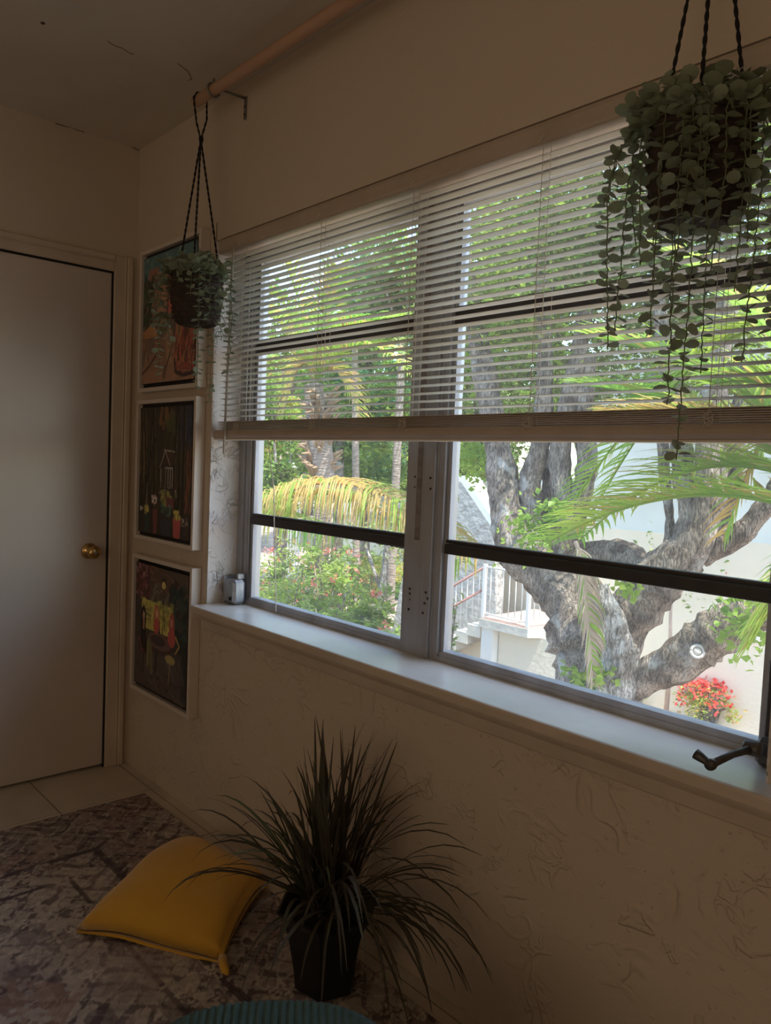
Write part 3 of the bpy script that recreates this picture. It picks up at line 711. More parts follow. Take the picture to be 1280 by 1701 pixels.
# ------------------------------------------------------------------ hanging planters
def basket_mesh(c, top, bot, rt, rb):
    mb = MB(); rows = 11; sub = 5; n = 72; vs = []; prof = []
    for i in range(rows * sub + 1):
        f = i / (rows * sub); z = bot + (top - bot) * f
        r = rb + (rt - rb) * math.sin(min(f * 1.5 + .0, 1) * math.pi / 2) ** .8
        if f < .12: r *= .80 + .20 * (f / .12) ** .5
        prof.append((r, z, i))
    for r, z, i in prof:
        row = i // sub; ph = (i % sub) / sub
        for k in range(n):
            th = 2 * math.pi * k / n
            rr = r + .0035 * math.sin(ph * math.pi) + .0045 * math.sin(th * 12 + math.pi * row) * math.sin(ph * math.pi)
            vs.append((c[0] + rr * math.cos(th), c[1] + rr * math.sin(th), z + .0015 * math.sin(th * 24)))
    fs = [(i * n + k, i * n + (k + 1) % n, (i + 1) * n + (k + 1) % n, (i + 1) * n + k) for i in range(len(prof) - 1) for k in range(n)]
    fs.append(tuple(range(n))[::-1]); mb.add(vs, fs, 0, True)
    mb.tube([(c[0] + (rt + .002) * math.cos(t), c[1] + (rt + .002) * math.sin(t), top) for t in np.linspace(0, 2 * math.pi, 40)], .005, 8)
    mb.lathe([(.001, top - .02), (rt - .004, top - .018)], (c[0], c[1], 0), 24)
    return mb


def leaf_disc(mb, c, d, nrm, r, mi=0):
    """one round cupped leaf starting at c, growing along d"""
    d = d / np.linalg.norm(d); w_ = np.cross(nrm, d); w_ /= np.linalg.norm(w_) + 1e-9; u = np.cross(d, w_)
    pts = [c]
    for t in (-2.3, -1.55, -.8, 0, .8, 1.55, 2.3):
        pts.append(c + d * (r * 1.12 + r * math.cos(t)) + w_ * (r * .92 * math.sin(t)) + u * (r * .18 * math.sin(t) ** 2))
    ctr = c + d * r * 1.1; pts.append(ctr)
    fs = [(8, i, i + 1) for i in range(1, 7)] + [(8, 7, 0), (8, 0, 1)]
    mb.add(pts, fs, mi, True)


def vine(parent, path, lr, seed, name='trailing_vine'):
    r = np.random.RandomState(seed); mb = MB(); path = [np.array(p, float) for p in path]
    # resample
    seg = [np.linalg.norm(b - a) for a, b in zip(path[:-1], path[1:])]; L = sum(seg); n = max(int(L / .0185), 3)
    cum = np.concatenate([[0], np.cumsum(seg)]); S_ = np.linspace(0, L, n * 2)
    pts = np.stack([np.interp(S_, cum, [p[k] for p in path]) for k in range(3)], 1)
    pts[1:-1] += r.normal(size=(len(pts) - 2, 3)) * .0012
    mb.tube(pts, .0011, 5, 1)
    base = r.uniform(0, 6.28)
    for i in range(1, n):
        p = pts[i * 2]; f = i / n; ang = base + i * 1.35 + r.normal() * .35; sc = lr * (1.0 - .25 * f) * r.uniform(.75, 1.2)
        tan = pts[min(i * 2 + 1, len(pts) - 1)] - pts[i * 2 - 1]; tan /= np.linalg.norm(tan)
        for s_ in (0, math.pi):
            a_ = np.array([math.cos(ang + s_), math.sin(ang + s_), 0]) + tan * r.uniform(-.15, .55)
            leaf_disc(mb, p, a_, -tan + r.normal(size=3) * .45, sc, 0)
    return mb.build(name, [M_euc, M_stem], parent)


def twine(parent, path, rad, name='hanging_cord'):
    mb = MB(); path = [np.array(p, float) for p in path]; P_ = []
    for a, b in zip(path[:-1], path[1:]):
        k = max(int(np.linalg.norm(b - a) / .004), 2)
        for i in range(k): P_.append(a + (b - a) * i / k)
    P_.append(path[-1])
    for s_ in (0, math.pi):
        q = [p + rad * .55 * np.array([math.cos(i * .62 + s_), math.sin(i * .62 + s_), 0]) for i, p in enumerate(P_)]; mb.tube(q, rad * .75, 5)
    return mb.build(name, M_twine, parent)


def planter(cx, top, label, cords, vines, seed, lrad=.0125, rt=.080, rb=.062, h=.165):
    c = np.array([cx, RY, 0]); o = empty('hanging_planter', (cx, RY, RZ), label, 'plant', 'two hanging basket plants')
    basket_mesh(c, top, top - h, rt, rb).build('basket', M_basket, o)
    kn = np.array([cx, RY, 2.335])
    vw = np.array([cx - CC[0], RY - CC[1]]); vw /= np.linalg.norm(vw); sdv = np.array([vw[1], -vw[0]])
    for al_ in cords:
        dv = sdv * math.sin(math.radians(al_)) - vw * math.cos(math.radians(al_)); ang = math.atan2(dv[1], dv[0])
        rim = np.array([cx + rt * math.cos(ang), RY + rt * math.sin(ang), top + .002]); twine(o, [kn, rim, rim + np.array([0, 0, -.012])], .0030)
    tw = [kn, (cx - .010, RY - .012, 2.39), (cx - .012, RY - .023, RZ - .003), (cx - .012, RY - .012, RZ + .017), (cx - .012, RY + .004, RZ + .0205), (cx - .006, RY + .0205, RZ), (cx + .01, RY + .014, 2.40), kn]
    lp_ = twine(o, tw, .0028, 'cord_loop')
    kt = twine(o, [kn + (0, 0, .01), kn + (.002, 0, 0), kn - (0, 0, .014)], .006, 'knot'); sub(kt, lp_)
    # bushy top growth
    r = np.random.RandomState(seed); mb = MB()
    for i in range(46):
        a_ = r.uniform(0, 6.28); rr = rt * math.sqrt(r.uniform(0, 1)) * .95; b0 = np.array([cx + rr * math.cos(a_), RY + rr * math.sin(a_), top - .015]); out = np.array([math.cos(a_), math.sin(a_), 0])
        hh = r.uniform(.025, .075) * (1.25 - .6 * rr / rt); tip = b0 + out * r.uniform(.005, .045) + np.array([0, 0, hh]); mid = (b0 + tip) / 2 + np.array([0, 0, .01])
        mb.tube([b0, mid, tip], .001, 4, 1)
        for q in range(5):
            p = b0 + (tip - b0) * (q + 1) / 5; an = r.uniform(0, 6.28)
            for s_ in (0, math.pi): leaf_disc(mb, p, np.array([math.cos(an + s_), math.sin(an + s_), .35]), np.array([0, 0, 1.]) + r.normal(size=3) * .5, .0148 * r.uniform(.75, 1.15))
    mb.build('foliage', [M_euc, M_stem], o)
    for k_, v_ in enumerate(vines):
        ang, reach, zend = v_[:3]; lr = lrad
        e = np.array([math.cos(ang), math.sin(ang), 0]); b0 = c + e * rt * .7 + np.array([0, 0, top + .008]); p1_ = c + e * (rt + .014) + np.array([0, 0, top + .012]); p2_ = c + e * (rt + reach * .8) + np.array([0, 0, top - .045])
        p3_ = c + e * (rt + reach) + np.array([0, 0, max(top - .12, zend + .01)]); p4_ = c + e * (rt + reach * .9) + np.array([r.uniform(-.012, .012), r.uniform(-.01, .01), zend])
        pts = [b0, p1_, p2_, p3_, p4_] if zend < top - .14 else [b0, p1_, p2_, c + e * (rt + reach) + np.array([0, 0, zend])]
        vine(o, pts, lr, seed * 100 + k_)
    return o


# view direction azimuth at the planters; angle 0 = +x, the camera side is about -65 deg (right one) and -28 deg (left one)
def vines_from(cx, top, spec, rt=.080):
    """spec: (photo u of the strand, v of its tip, depth side +1 near / -1 far) -> angle, reach, zend"""
    out = []
    c = np.array([cx, RY, top]); rel = c - CC; m_ = mpp(c); uc = 640 + FOC * (rel @ CR) / (rel @ CF)
    view = rel[:2] / np.linalg.norm(rel[:2]); side = np.array([-view[1], view[0]]) * -1
    for u, v, s_ in spec:
        off = (u - uc) * m_; R_ = max(rt + .02, abs(off) * 1.02); al = math.asin(max(-1, min(1, off / R_)))
        d2 = side * math.sin(al) + (-view) * math.cos(al) * s_
        q = c[:2] + d2 * R_; t = (q - CC[:2]) @ CF[:2]
        ze = None
        # height of the tip on its pixel row
        dd = CF + CR * (u - 640) / FOC - CU * (v - 850.5) / FOC; tt = np.linalg.norm(q - CC[:2]) / np.linalg.norm(dd[:2]); ze = (CC + dd * tt)[2]
        out.append((math.atan2(d2[1], d2[0]), R_ - rt, float(ze)))
    return out


vl = vines_from(.735, 1.900, [(268, 624, 1), (256, 520, 1), (280, 575, -1), (331, 646, 1), (349, 535, 1), (364, 566, 1), (386, 622, 1), (355, 672, -1), (318, 492, 1), (297, 470, 1), (372, 500, -1), (262, 555, -1), (341, 500, 1)])
planter(.735, 1.900, 'hanging basket plant at the left end of the rod, before the topmost painting', (-8.6, 111, -128.6), vl, 3)
vr = vines_from(2.452, 1.885, [(1022, 581, 1), (1054, 554, 1), (1108, 556, 1), (1092, 470, -1), (1136, 672, 1), (1164, 765, 1), (1185, 620, -1), (1232, 483, 1), (1261, 600, 1), (1018, 338, 1), (1203, 450, 1), (1290, 560, 1), (1150, 430, 1), (1075, 440, 1), (1300, 470, -1), (1126, 520, -1), (1060, 410, -1), (1240, 400, 1), (1175, 400, 1)])
planter(2.452, 1.885, 'hanging basket plant with long round leaved trails before the right window', (-3, 117, -123), vr, 5)

# ------------------------------------------------------------------ rug
RX0, RX1, RY0, RY1 = .352, 2.35, -1.55, -.082


def rug_img():
    nx, ny = 400, 294; Y, X = np.mgrid[0:ny, 0:nx] * .005; ed = np.minimum(X, np.minimum(Y, (ny - 1) * .005 - Y)); r = np.random.RandomState(4)

    def noise(sc, seed):
        rr = np.random.RandomState(seed); gx = int(nx / sc) + 3; gy = int(ny / sc) + 3; g = rr.rand(gy, gx); yy = np.arange(ny) / sc; xx = np.arange(nx) / sc
        y0 = yy.astype(int); x0 = xx.astype(int); fy = (yy - y0)[:, None]; fx = (xx - x0)[None]; fy = fy * fy * (3 - 2 * fy); fx = fx * fx * (3 - 2 * fx)
        return (g[y0][:, x0] * (1 - fy) * (1 - fx) + g[y0 + 1][:, x0] * fy * (1 - fx) + g[y0][:, x0 + 1] * (1 - fy) * fx + g[y0 + 1][:, x0 + 1] * fy * fx)
    n1 = noise(40, 1) * .5 + noise(14, 2) * .3 + noise(5, 3) * .2; n2 = noise(9, 5) * .6 + noise(3, 6) * .4; n3 = noise(2, 7)
    base = np.array([.50, .43, .37]); dark = np.array([.10, .075, .09]); purp = np.array([.27, .21, .22]); rust = np.array([.36, .23, .18]); crm = np.array([.66, .60, .52])
    im = np.ones((ny, nx, 3)) * base

    def mix(mask, c, a=1.):
        nonlocal im
        m = np.clip(mask * a, 0, 1)[..., None]; im = im * (1 - m) + c * m
    bord = (ed < .30)
    mix(bord * np.clip((n1 - .35) * 3, 0, 1), purp, .95); mix(bord * (np.clip((n2 - .52) * 3, 0, 1)), dark, .4); mix(bord * np.clip((noise(25, 9) - .55) * 4, 0, 1), rust, .5)
    # floral arabesque in the border and field
    for k_, (fx_, fy_, ph) in enumerate(((38, 31, 0), (61, 53, 1.3), (90, 84, 2.2))):
        q = np.sin(X * fx_ + 2.3 * np.sin(Y * fy_ * .7 + ph)) * np.sin(Y * fy_ + 2.1 * np.sin(X * fx_ * .6 + ph)); mix((np.abs(q) < (.22, .12, .10)[k_]) * (n2 > .36), dark if k_ != 1 else crm, (.75, .6, .4)[k_])
    # guard stripes
    for d in (.305, .315, .44): mix((np.abs(ed - d) < .006) * (n2 > .3), dark, .9)
    mix((np.abs(ed - .34) < .012) * (np.sin(X * 180) * np.sin(Y * 180) > -.2) * (n2 > .35), purp, .7)
    # stepped medallions
    for cx_, cy_, R_ in ((.95, .73, .62), (.95, .73, .42), (.95, .73, .38), (1.75, .3, .36), (1.75, 1.15, .36), (.95, .73, .17)):
        q = np.abs(np.floor((X - cx_) / .085) * .085) + np.abs(np.floor((Y - cy_) / .085) * .085) * .95; d = np.abs(q - R_)
        mix((d < .008) * (n2 > .36), dark if R_ != .38 else crm, .6)
    md = (np.abs(X - .95) + np.abs(Y - .73)); mix((md < .40) * np.clip((n1 - .4) * 3, 0, 1), purp, .5); mix((md < .16) * (n2 > .4), rust, .6)
    for i in range(240):
        cx_, cy_ = r.uniform(.25, 2), r.uniform(0, 1.47); rr = r.uniform(.012, .04); a_ = np.arctan2(Y - cy_, X - cx_); d = np.hypot(X - cx_, Y - cy_); pet = rr * (.65 + .35 * np.cos(a_ * r.randint(3, 7) + i))
        mix((np.abs(d - pet) < .005) * (n3 > .15), dark if i % 3 else crm, .85); mix((d < pet * .4), rust if i % 2 else purp, .5)
    # wear
    wv = np.clip((noise(22, 12) * .6 + noise(4, 13) * .4 - .5) * 4, 0, 1)[..., None]; im = im * (1 - .3 * wv) + (base * 1.1) * .3 * wv
    im *= (.88 + .24 * n3)[..., None]
    return im[::-1]


rg = empty('area_rug', (1.2, -.8, 0), 'large faded oriental patterned rug in taupe and dark purple on the tiles', 'rug')
w = MB(); w.box((RX0 - .002, RY0, .0005), (RX1, RY1 + .002, .0075)); w.build('backing', mat('rug_edge', (.30, .25, .20), .95), rg)
art_grid('pile', RX0, RX1, RY0, RY1, rug_img(), rg, M_rug, plane='xy', y=.008)

# ------------------------------------------------------------------ cushion
def cushion():
    C4 = [np.array([1.085, -.610, 0]), np.array([1.44, -.375, 0]), np.array([1.215, -.085, 0]), np.array([.842, -.205, 0])]
    n = 44; V = []; F = []; r = np.random.RandomState(3)
    for side in (0, 1):
        for i in range(n):
            for j in range(n):
                u, v = i / (n - 1), j / (n - 1); uu, vv = 2 * u - 1, 2 * v - 1
                # sides pull inwards between pointed corners
                k_ = .035; pu = u - .5; pv = v - .5
                su = .5 + pu * (1 - k_ * (1 - vv * vv) * 2); sv = .5 + pv * (1 - k_ * (1 - uu * uu) * 2)
                p = (C4[0] * (1 - su) * (1 - sv) + C4[1] * su * (1 - sv) + C4[2] * su * sv + C4[3] * (1 - su) * sv)
                e = (max(0, 1 - uu * uu)) ** .5 * (max(0, 1 - vv * vv)) ** .5
                th = .082 * e ** .62 + .004
                wr = .006 * math.sin(9 * u + 5 * v * v) * e * (1 - e) * 2 + .005 * math.sin(14 * v - 3 * u) * (1 - e) * e * 2
                edge = .024 + .036 * v                                    # the seam line stands off the rug and rises at the back
                corner = abs(uu * vv) ** 3; edge = edge * (1 - corner) + .018 * corner + .006 * math.sin(u * 7) * (1 - corner)
                z_ = edge + th + wr if side == 0 else max(.0085, edge - th * .6 - .012 * (1 - corner))
                if side == 0: z_ = max(z_, .0125)
                V.append((p[0], p[1], z_))
    for s_ in (0, 1):
        for i in range(n - 1):
            for j in range(n - 1):
                a = s_ * n * n + i * n + j; q = (a, a + n, a + n + 1, a + 1); F.append(q if s_ == 0 else q[::-1])
    rim = [(i, 0) for i in range(n)] + [(n - 1, j) for j in range(1, n)] + [(i, n - 1) for i in range(n - 2, -1, -1)] + [(0, j) for j in range(n - 2, 0, -1)]
    for (a, b), (c_, d_) in zip(rim, rim[1:] + rim[:1]):
        F.append((a * n + b, c_ * n + d_, n * n + c_ * n + d_, n * n + a * n + b))
    o = empty('throw_cushion', (1.15, -.33, .0085), 'mustard yellow square velvet cushion lying on the rug beside the potted grass', 'cushion')
    mb = MB(); mb.add(V, F, 0, True); cv = mb.build('cover', M_pillow, o)
    # loose corner tuft and zip seam
    mb = MB(); c1 = np.array([1.445, -.378, .020])
    mb.tube([c1 + (-.012, .01, .006), c1 + (.012, -.002, .004), c1 + (.030, -.006, .0), c1 + (.042, -.006, -.003)], [.012, .011, .010, .004], 10); sub(mb.build('corner_tip', M_pillow, o), cv)


cushion()

# ------------------------------------------------------------------ potted grass
PX, PY = 1.652, -.205
pg = empty('potted_grass_plant', (PX, PY, .0085), 'artificial dark grass plant in a tapered black pot on the rug by the wall', 'plant')
mb = MB(); n = 6
prof = [(.074, .0085), (.079, .013), (.082, .05), (.101, .15), (.114, .19), (.129, .208), (.133, .214), (.126, .215), (.108, .195), (.10, .18)]
vs = []
for r_, z_ in prof:
    for k_ in range(n):
        th = 2 * math.pi * k_ / n + math.radians(-52 + 4); vs.append((PX + r_ * math.cos(th), PY + r_ * math.sin(th), z_))
fs = [(i * n + k_, i * n + (k_ + 1) % n, (i + 1) * n + (k_ + 1) % n, (i + 1) * n + k_) for i in range(len(prof) - 1) for k_ in range(n)] + [tuple(range(n))[::-1]]
mb.add(vs, fs); pt = mb.build('pot', M_pot, pg)
mb = MB(); mb.lathe([(.08, .175), (.090, .185), (.04, .195), (.001, .197)], (PX, PY, 0), 18); sub(mb.build('soil', M_soil, pg), pt)


def blade(mb, b0, az, el, L, droop, wd, r, mi=0):
    n_ = 11; p = np.array(b0, float); d = np.array([math.cos(az) * math.cos(el), math.sin(az) * math.cos(el), math.sin(el)]); pts = []; dirs = []
    side0 = np.array([-math.sin(az), math.cos(az), 0])
    tw = r.uniform(-.5, .5)
    for i in range(n_):
        pts.append(p.copy()); dirs.append(d.copy()); p = p + d * L / (n_ - 1); d = d + np.array([0, 0, -droop * (i / n_) ** 1.3 / n_ * 2.6]); d /= np.linalg.norm(d)
    pts = np.array(pts); lim = -.012
    over = pts[:, 1] > lim; pts[over, 1] = lim - (pts[over, 1] - lim) * .15
    pts[:, 2] = np.maximum(pts[:, 2], .012)
    vs = []
    for i, q in enumerate(pts):
        f = i / (n_ - 1); w_ = wd * (.7 + .6 * f) * (1 - f ** 4) + .0005; t = dirs[i]; up = np.cross(side0, t); s_ = side0 * math.cos(tw * f) + up * math.sin(tw * f)
        vs += [q - s_ * w_, q + up * w_ * .35, q + s_ * w_]
    fs = []
    for i in range(n_ - 1):
        a = i * 3; fs += [(a, a + 1, a + 4, a + 3), (a + 1, a + 2, a + 5, a + 4)]
    mb.add(vs, fs, mi, True)


r = np.random.RandomState(21)
groups = [MB() for _ in range(4)]
for i in range(190):
    kind_ = i % 10
    a0 = r.uniform(0, 6.28); rr = .05 * math.sqrt(r.rand()); b0 = (PX + rr * math.cos(a0), PY + rr * math.sin(a0), .20)
    if kind_ < 4: az = r.uniform(0, 6.28); el = math.radians(r.uniform(66, 88)); L = r.uniform(.26, .48); dr_ = r.uniform(.1, 1.1)
    elif kind_ < 6: az = r.uniform(0, 6.28); el = math.radians(r.uniform(50, 72)); L = r.uniform(.26, .40); dr_ = r.uniform(.4, 1.6)
    elif kind_ < 9: az = math.radians(r.uniform(-32, 24)); el = math.radians(r.uniform(18, 56)); L = r.uniform(.34, .54); dr_ = r.uniform(.9, 2.6)
    else: az = math.radians(r.uniform(150, 235)); el = math.radians(r.uniform(20, 50)); L = r.uniform(.30, .48); dr_ = r.uniform(1.2, 2.4)
    if kind_ in (6, 7) and r.rand() < .3: az = math.radians(r.uniform(-75, -30)); L *= .8
    blade(groups[0 if kind_ < 6 else 1], b0, az, el, L, dr_ * 1.25, r.uniform(.0026, .0048), r)
for az, el, L, dr_ in ((195, 42, .42, 1.6), (178, 36, .30, 1.9), (215, 40, .36, 2.0), (236, 45, .32, 2.4), (330, 60, .28, 2.6), (150, 62, .30, 1.5), (190, 60, .34, 2.4), (250, 55, .3, 2.5)):
    blade(groups[2], (PX - .02, PY - .02, .21), math.radians(az), math.radians(el), L, dr_, .0042, r)
groups[0].build('upright_blades', M_grassb, pg); groups[1].build('arching_blades', M_grassb, pg); groups[2].build('green_blades', M_grassg, pg)

# ------------------------------------------------------------------ corduroy seat corner
po = empty('corduroy_pouf', (2.245, -.785, 0), 'dark green ribbed corduroy pouf at the bottom edge of the picture', 'pouf')
n = 1080; vs = []; fs = []; ax = math.radians(143.5)
prof = [(.90, .02), (.985, .04), (1.0, .08), (1.0, .33), (.992, .375), (.962, .408), (.90, .426), (.86, .430)] + [(f_, .441 - .009 * f_ ** 2) for f_ in np.linspace(.84, .01, 60)]
prof = [(f_, z_ - .022 * min(1, z_ / .3)) for f_, z_ in prof]
for f, z_ in prof:
    for k_ in range(n):
        th = 2 * math.pi * k_ / n; R_ = .225 / ((abs(math.cos(th)) ** 2.6 + abs(math.sin(th)) ** 2.6) ** (1 / 2.6)); lx, ly = R_ * f * math.cos(th), R_ * f * math.sin(th)
        rib = .0045 * abs(math.sin(ly * math.pi / .0125)) if z_ > .34 else 0; ribr = .0045 * abs(math.sin(ly * math.pi / .0125)) if z_ <= .40 else .001
        s_ = 1 + ribr / .245; gx = lx * s_ * math.cos(ax) - ly * s_ * math.sin(ax); gy = lx * s_ * math.sin(ax) + ly * s_ * math.cos(ax); vs.append((2.245 + gx, -.785 + gy, z_ + rib))
fs = [(i * n + k_, i * n + (k_ + 1) % n, (i + 1) * n + (k_ + 1) % n, (i + 1) * n + k_) for i in range(len(prof) - 1) for k_ in range(n)] + [tuple(range(n))[::-1], tuple((len(prof) - 1) * n + k_ for k_ in range(n))]
mb = MB(); mb.add(vs, fs, 0, True); mb.build('cover', M_cord_fab, po)
mb = MB(); mb.lathe([(.18, .0085), (.19, .012), (.19, .022), (.18, .024)], (2.245, -.785, 0), 32); mb.build('base', M_dark, po)

# ------------------------------------------------------------------ OUTSIDE
G = -2.7
w = MB(); w.box((-60, WT, G - .3), (25, 60, G)); w.build('ground', M_ground, kind='structure')
w = MB(); w.box((-1.5, .0, G), (6, WT, -.12)); w.build('wall_outer', M_extw, kind='structure')
lw = MB(); lp = [PZ(630, 990, G), PZ(700, 1004, G), PZ(720, 930, G), PZ(655, 930, G), PZ(600, 925, G), PZ(560, 960, G)]
lw.poly([np.array([p[0], p[1], G + .02]) for p in lp], (0, 0, .04)); o_ = lw.build('lawn', M_lawn, kind='stuff', label='sunlit patch of green lawn beyond the flowering bushes', cat='grass')

# neighbour building: long facade parallel to ours
YH = 10.95
hb = empty('neighbour_building', (-1, YH, G), 'cream and white rendered building with a plain wall behind the big tree', 'building')
xw0 = P(985, 800, YH)[0]
w = MB(); w.box((xw0, YH, G), (9, YH + 6, .35)); w.build('lower_wall', M_house, hb)
w = MB(); w.box((xw0, YH + .02, .35), (9, YH + 6, 3.9)); w.build('upper_wall', M_housew, hb)
w = MB(); w.box((xw0 - .3, YH - .5, 3.9), (9.3, YH + 6.3, 4.15)); w.build('roof', M_cap, hb)
p_ = P(1270, 1062, YH); w = MB(); w.box((P(1195, 1070, YH)[0], YH - .06, p_[2] - .06), (P(1262, 1070, YH)[0], YH + .01, p_[2] + .04), ch=.01); w.build('wall_ledge', M_cap, hb)
lwz = P(800, 803, YH)[2]
w = MB(); w.box((-9.5, YH, G), (xw0, YH + .25, 1.05)); w.build('courtyard_wall', M_house).name = 'courtyard_wall'
tagit(bpy.data.objects['courtyard_wall'], 'lower beige courtyard wall between the stairs and the big tree', 'wall')
w = MB(); w.box((-9.5, YH - .05, 1.05), (xw0, YH + .3, 1.13)); oo = w.build('wall_coping', M_cap); oo.parent = bpy.data.objects['courtyard_wall']

# outdoor stairs
st = empty('outdoor_staircase', (-5.6, 9.4, G), 'outdoor concrete stairs with a sloped stucco parapet left of the big tree', 'stairs')
YS = 9.95; LZ = -1.35
pts = [P(700, 800, YS), P(765, 800, YS), P(822, 885, YS), P(822, 1000, YS), P(822, 1040, YS), P(640, 1100, YS)]
w = MB(); w.poly(pts, (0, .22, 0)); w.build('parapet_wall', M_stair, st)
w = MB(); t = np.array([0, 0, .06]); w.poly([P(700, 800, YS), P(765, 800, YS), P(822, 885, YS), P(822, 885, YS) + np.array([.03, 0, .16]), P(765, 800, YS) + np.array([.08, 0, .12]), P(700, 800, YS) + np.array([0, 0, .12])], (0, .42, 0)); w.build('parapet_cap', M_cap, st)
YL = 9.22; xl0 = PZ(790, 1026, LZ)[0]; xl1 = PZ(868, 1045, LZ)[0]
w = MB(); w.poly([(xl0, YL, LZ - .17), (xl1, YL, LZ - .17), (xl1 + .18, 9.5, LZ - .17), (xl1 + .25, YH - .08, LZ - .17), (xl0, YH - .08, LZ - .17)], (0, 0, .15)); w.build('landing_slab', M_slab, st)
w = MB(); w.poly([(xl0, YL + .02, LZ - .02), (xl1 - .02, YL + .02, LZ - .02), (xl1 + .16, 9.5, LZ - .02), (xl1 + .22, YH - .08, LZ - .02), (xl0, YH - .08, LZ - .02)], (0, 0, .02)); w.build('landing_floor', M_pinkfloor, st)
w = MB(); w.box((xl0 + .30, YL + .22, G), (xl1 + .9, YH - .08, LZ - .17)); w.build('landing_base', M_house, st)
w = MB(); w.box((xl0 + .02, YL + .06, G), (xl0 + .28, YH - .2, LZ - .17)); w.build('corner_pillar', M_cap, st)
# lower flight going down to the left
ns = 7; rise = (LZ - G) / (ns + 1)
for i in range(ns):
    w = MB(); z1_ = LZ - rise * (i + 1); x1_ = xl0 - .28 * i; w.box((x1_ - .30, YL + .02, z1_ - .22), (x1_, YS - .02, z1_), ch=.01); w.build('step', M_slab, st)
w = MB(); w.poly([(xl0, YL + .5, LZ - .3), (xl0, YL + .5, G), (xl0 - 2.2, YL + .5, G)], (0, .2, 0)); w.build('stair_side', M_house, st)
# railings
rl = empty('stair_railing', (xl0, YL, LZ), 'white metal baluster railing along the outdoor stair landing', 'railing')
RH = .92


def bar(mb, a, b, r_=.018, mi=0): mb.tube([a, b], r_, 6, mi)


cor = [(xl0 + .05, YL + .05), (xl1 - .05, YL + .05), (xl1 + .16, YH - .16)]
for (x0_, y0_), (x1_, y1_) in zip(cor[:-1], cor[1:]):
    L = math.hypot(x1_ - x0_, y1_ - y0_)
    for z_ in (.08, RH): mb = MB(); bar(mb, (x0_, y0_, LZ + z_), (x1_, y1_, LZ + z_), .02); mb.build('rail', M_white, rl)
    k_ = int(L / .13)
    for q in range(1, k_): mb = MB(); f = q / k_; bar(mb, (x0_ + (x1_ - x0_) * f, y0_ + (y1_ - y0_) * f, LZ + .08), (x0_ + (x1_ - x0_) * f, y0_ + (y1_ - y0_) * f, LZ + RH), .010); mb.build('baluster', M_white, rl)
for x_, y_ in cor: mb = MB(); mb.box((x_ - .03, y_ - .03, LZ), (x_ + .03, y_ + .03, LZ + RH + .05)); mb.build('post', M_white, rl)
sl_ = -rise / .28
for z_ in (.50, .90): mb = MB(); bar(mb, (xl0, YL + .08, LZ + z_), (xl0 - 2.0, YL + .08, LZ + z_ + sl_ * 2.0), .022); mb.build('handrail', M_red, rl, label='rust red sloping handrail')
for q in range(13):
    x_ = xl0 - .1 - q * .14; zz = LZ + sl_ * (xl0 - x_); mb = MB(); bar(mb, (x_, YL + .08, zz + .05), (x_, YL + .08, zz + .9), .008); mb.build('baluster', M_white, rl)

# ------------------------------------------------------------------ trees and plants outside
def limb(mb, spec, Y, seed=0, mi=0):
    """spec: (u, v, width px[, dY])"""
    pts = []; rad = []
    for s_ in spec:
        y = Y + (s_[3] if len(s_) > 3 else 0); p = P(s_[0], s_[1], y); pts.append(p); rad.append(s_[2] * mpp(p) / 2)
    # subdivide with catmull-rom, add lumps
    P_ = []; R_ = []; r = np.random.RandomState(seed)
    for i in range(len(pts) - 1):
        p0_, p1_, p2_, p3_ = pts[max(i - 1, 0)], pts[i], pts[i + 1], pts[min(i + 2, len(pts) - 1)]
        for t in np.linspace(0, 1, 6, endpoint=False):
            P_.append(.5 * ((2 * p1_) + (-p0_ + p2_) * t + (2 * p0_ - 5 * p1_ + 4 * p2_ - p3_) * t * t + (-p0_ + 3 * p1_ - 3 * p2_ + p3_) * t ** 3)); R_.append((rad[i] * (1 - t) + rad[i + 1] * t) * (1 + .06 * r.normal()))
    P_.append(pts[-1]); R_.append(rad[-1])
    k0 = len(mb.v); mb.tube(P_, R_, 16, mi)
    for i in range(k0, len(mb.v)):
        v = np.array(mb.v[i]); j = (i - k0) // 16; c_ = P_[min(j, len(P_) - 1)]; d = v - c_; th = (i - k0) % 16; mb.v[i] = tuple(c_ + d * (1 + .10 * math.sin(th * 1.18 * 3 + j * .35) + .02 * r.normal()))


def root_to_ground(u, v, w_, Y):
    p = P(u, v, Y); return p


tree = empty('big_tree', P(1000, 1120, 6) * [1, 1, 0] + [0, 0, G], 'massive multi-stemmed grey barked tree standing in front of the stairs', 'tree')
mb = MB()
tb = P(985, 1120, 6)
# the bole down to the ground
mb.tube([(tb[0], 6, G - .05), (tb[0], 6, G + .3), (tb[0] + .02, 6, -1.2), tuple(P(985, 1080, 6))], [.62, .48, .42, .40], 20)
limb(mb, [(1000, 1140, 130), (975, 1060, 125), (945, 1000, 90), (905, 955, 75), (868, 915, 78), (845, 860, 62), (835, 800, 52), (826, 735, 42), (800, 600, 36), (770, 420, 24)], 6, 1)
limb(mb, [(1010, 1130, 90), (1030, 1060, 76), (1062, 1000, 80), (1100, 955, 84), (1150, 905, 62), (1175, 830, 52), (1180, 740, 46), (1190, 600, 40), (1215, 420, 28)], 6.1, 2)
limb(mb, [(1030, 1145, 80), (1075, 1120, 56), (1120, 1102, 66), (1165, 1070, 76), (1205, 1040, 76), (1245, 1020, 66), (1290, 1000, 60), (1380, 930, 50), (1480, 800, 36)], 5.7, 3)
limb(mb, [(1035, 1090, 44), (1020, 1040, 42), (1000, 1000, 40), (990, 975, 34)], 5.5, 4, 1)
limb(mb, [(1020, 1180, 70), (1025, 1120, 66), (1035, 1070, 50)], 5.55, 5, 1)
mb.tube([P(985, 975, 5.55), P(975, 960, 5.6)], [.10, .07], 10)
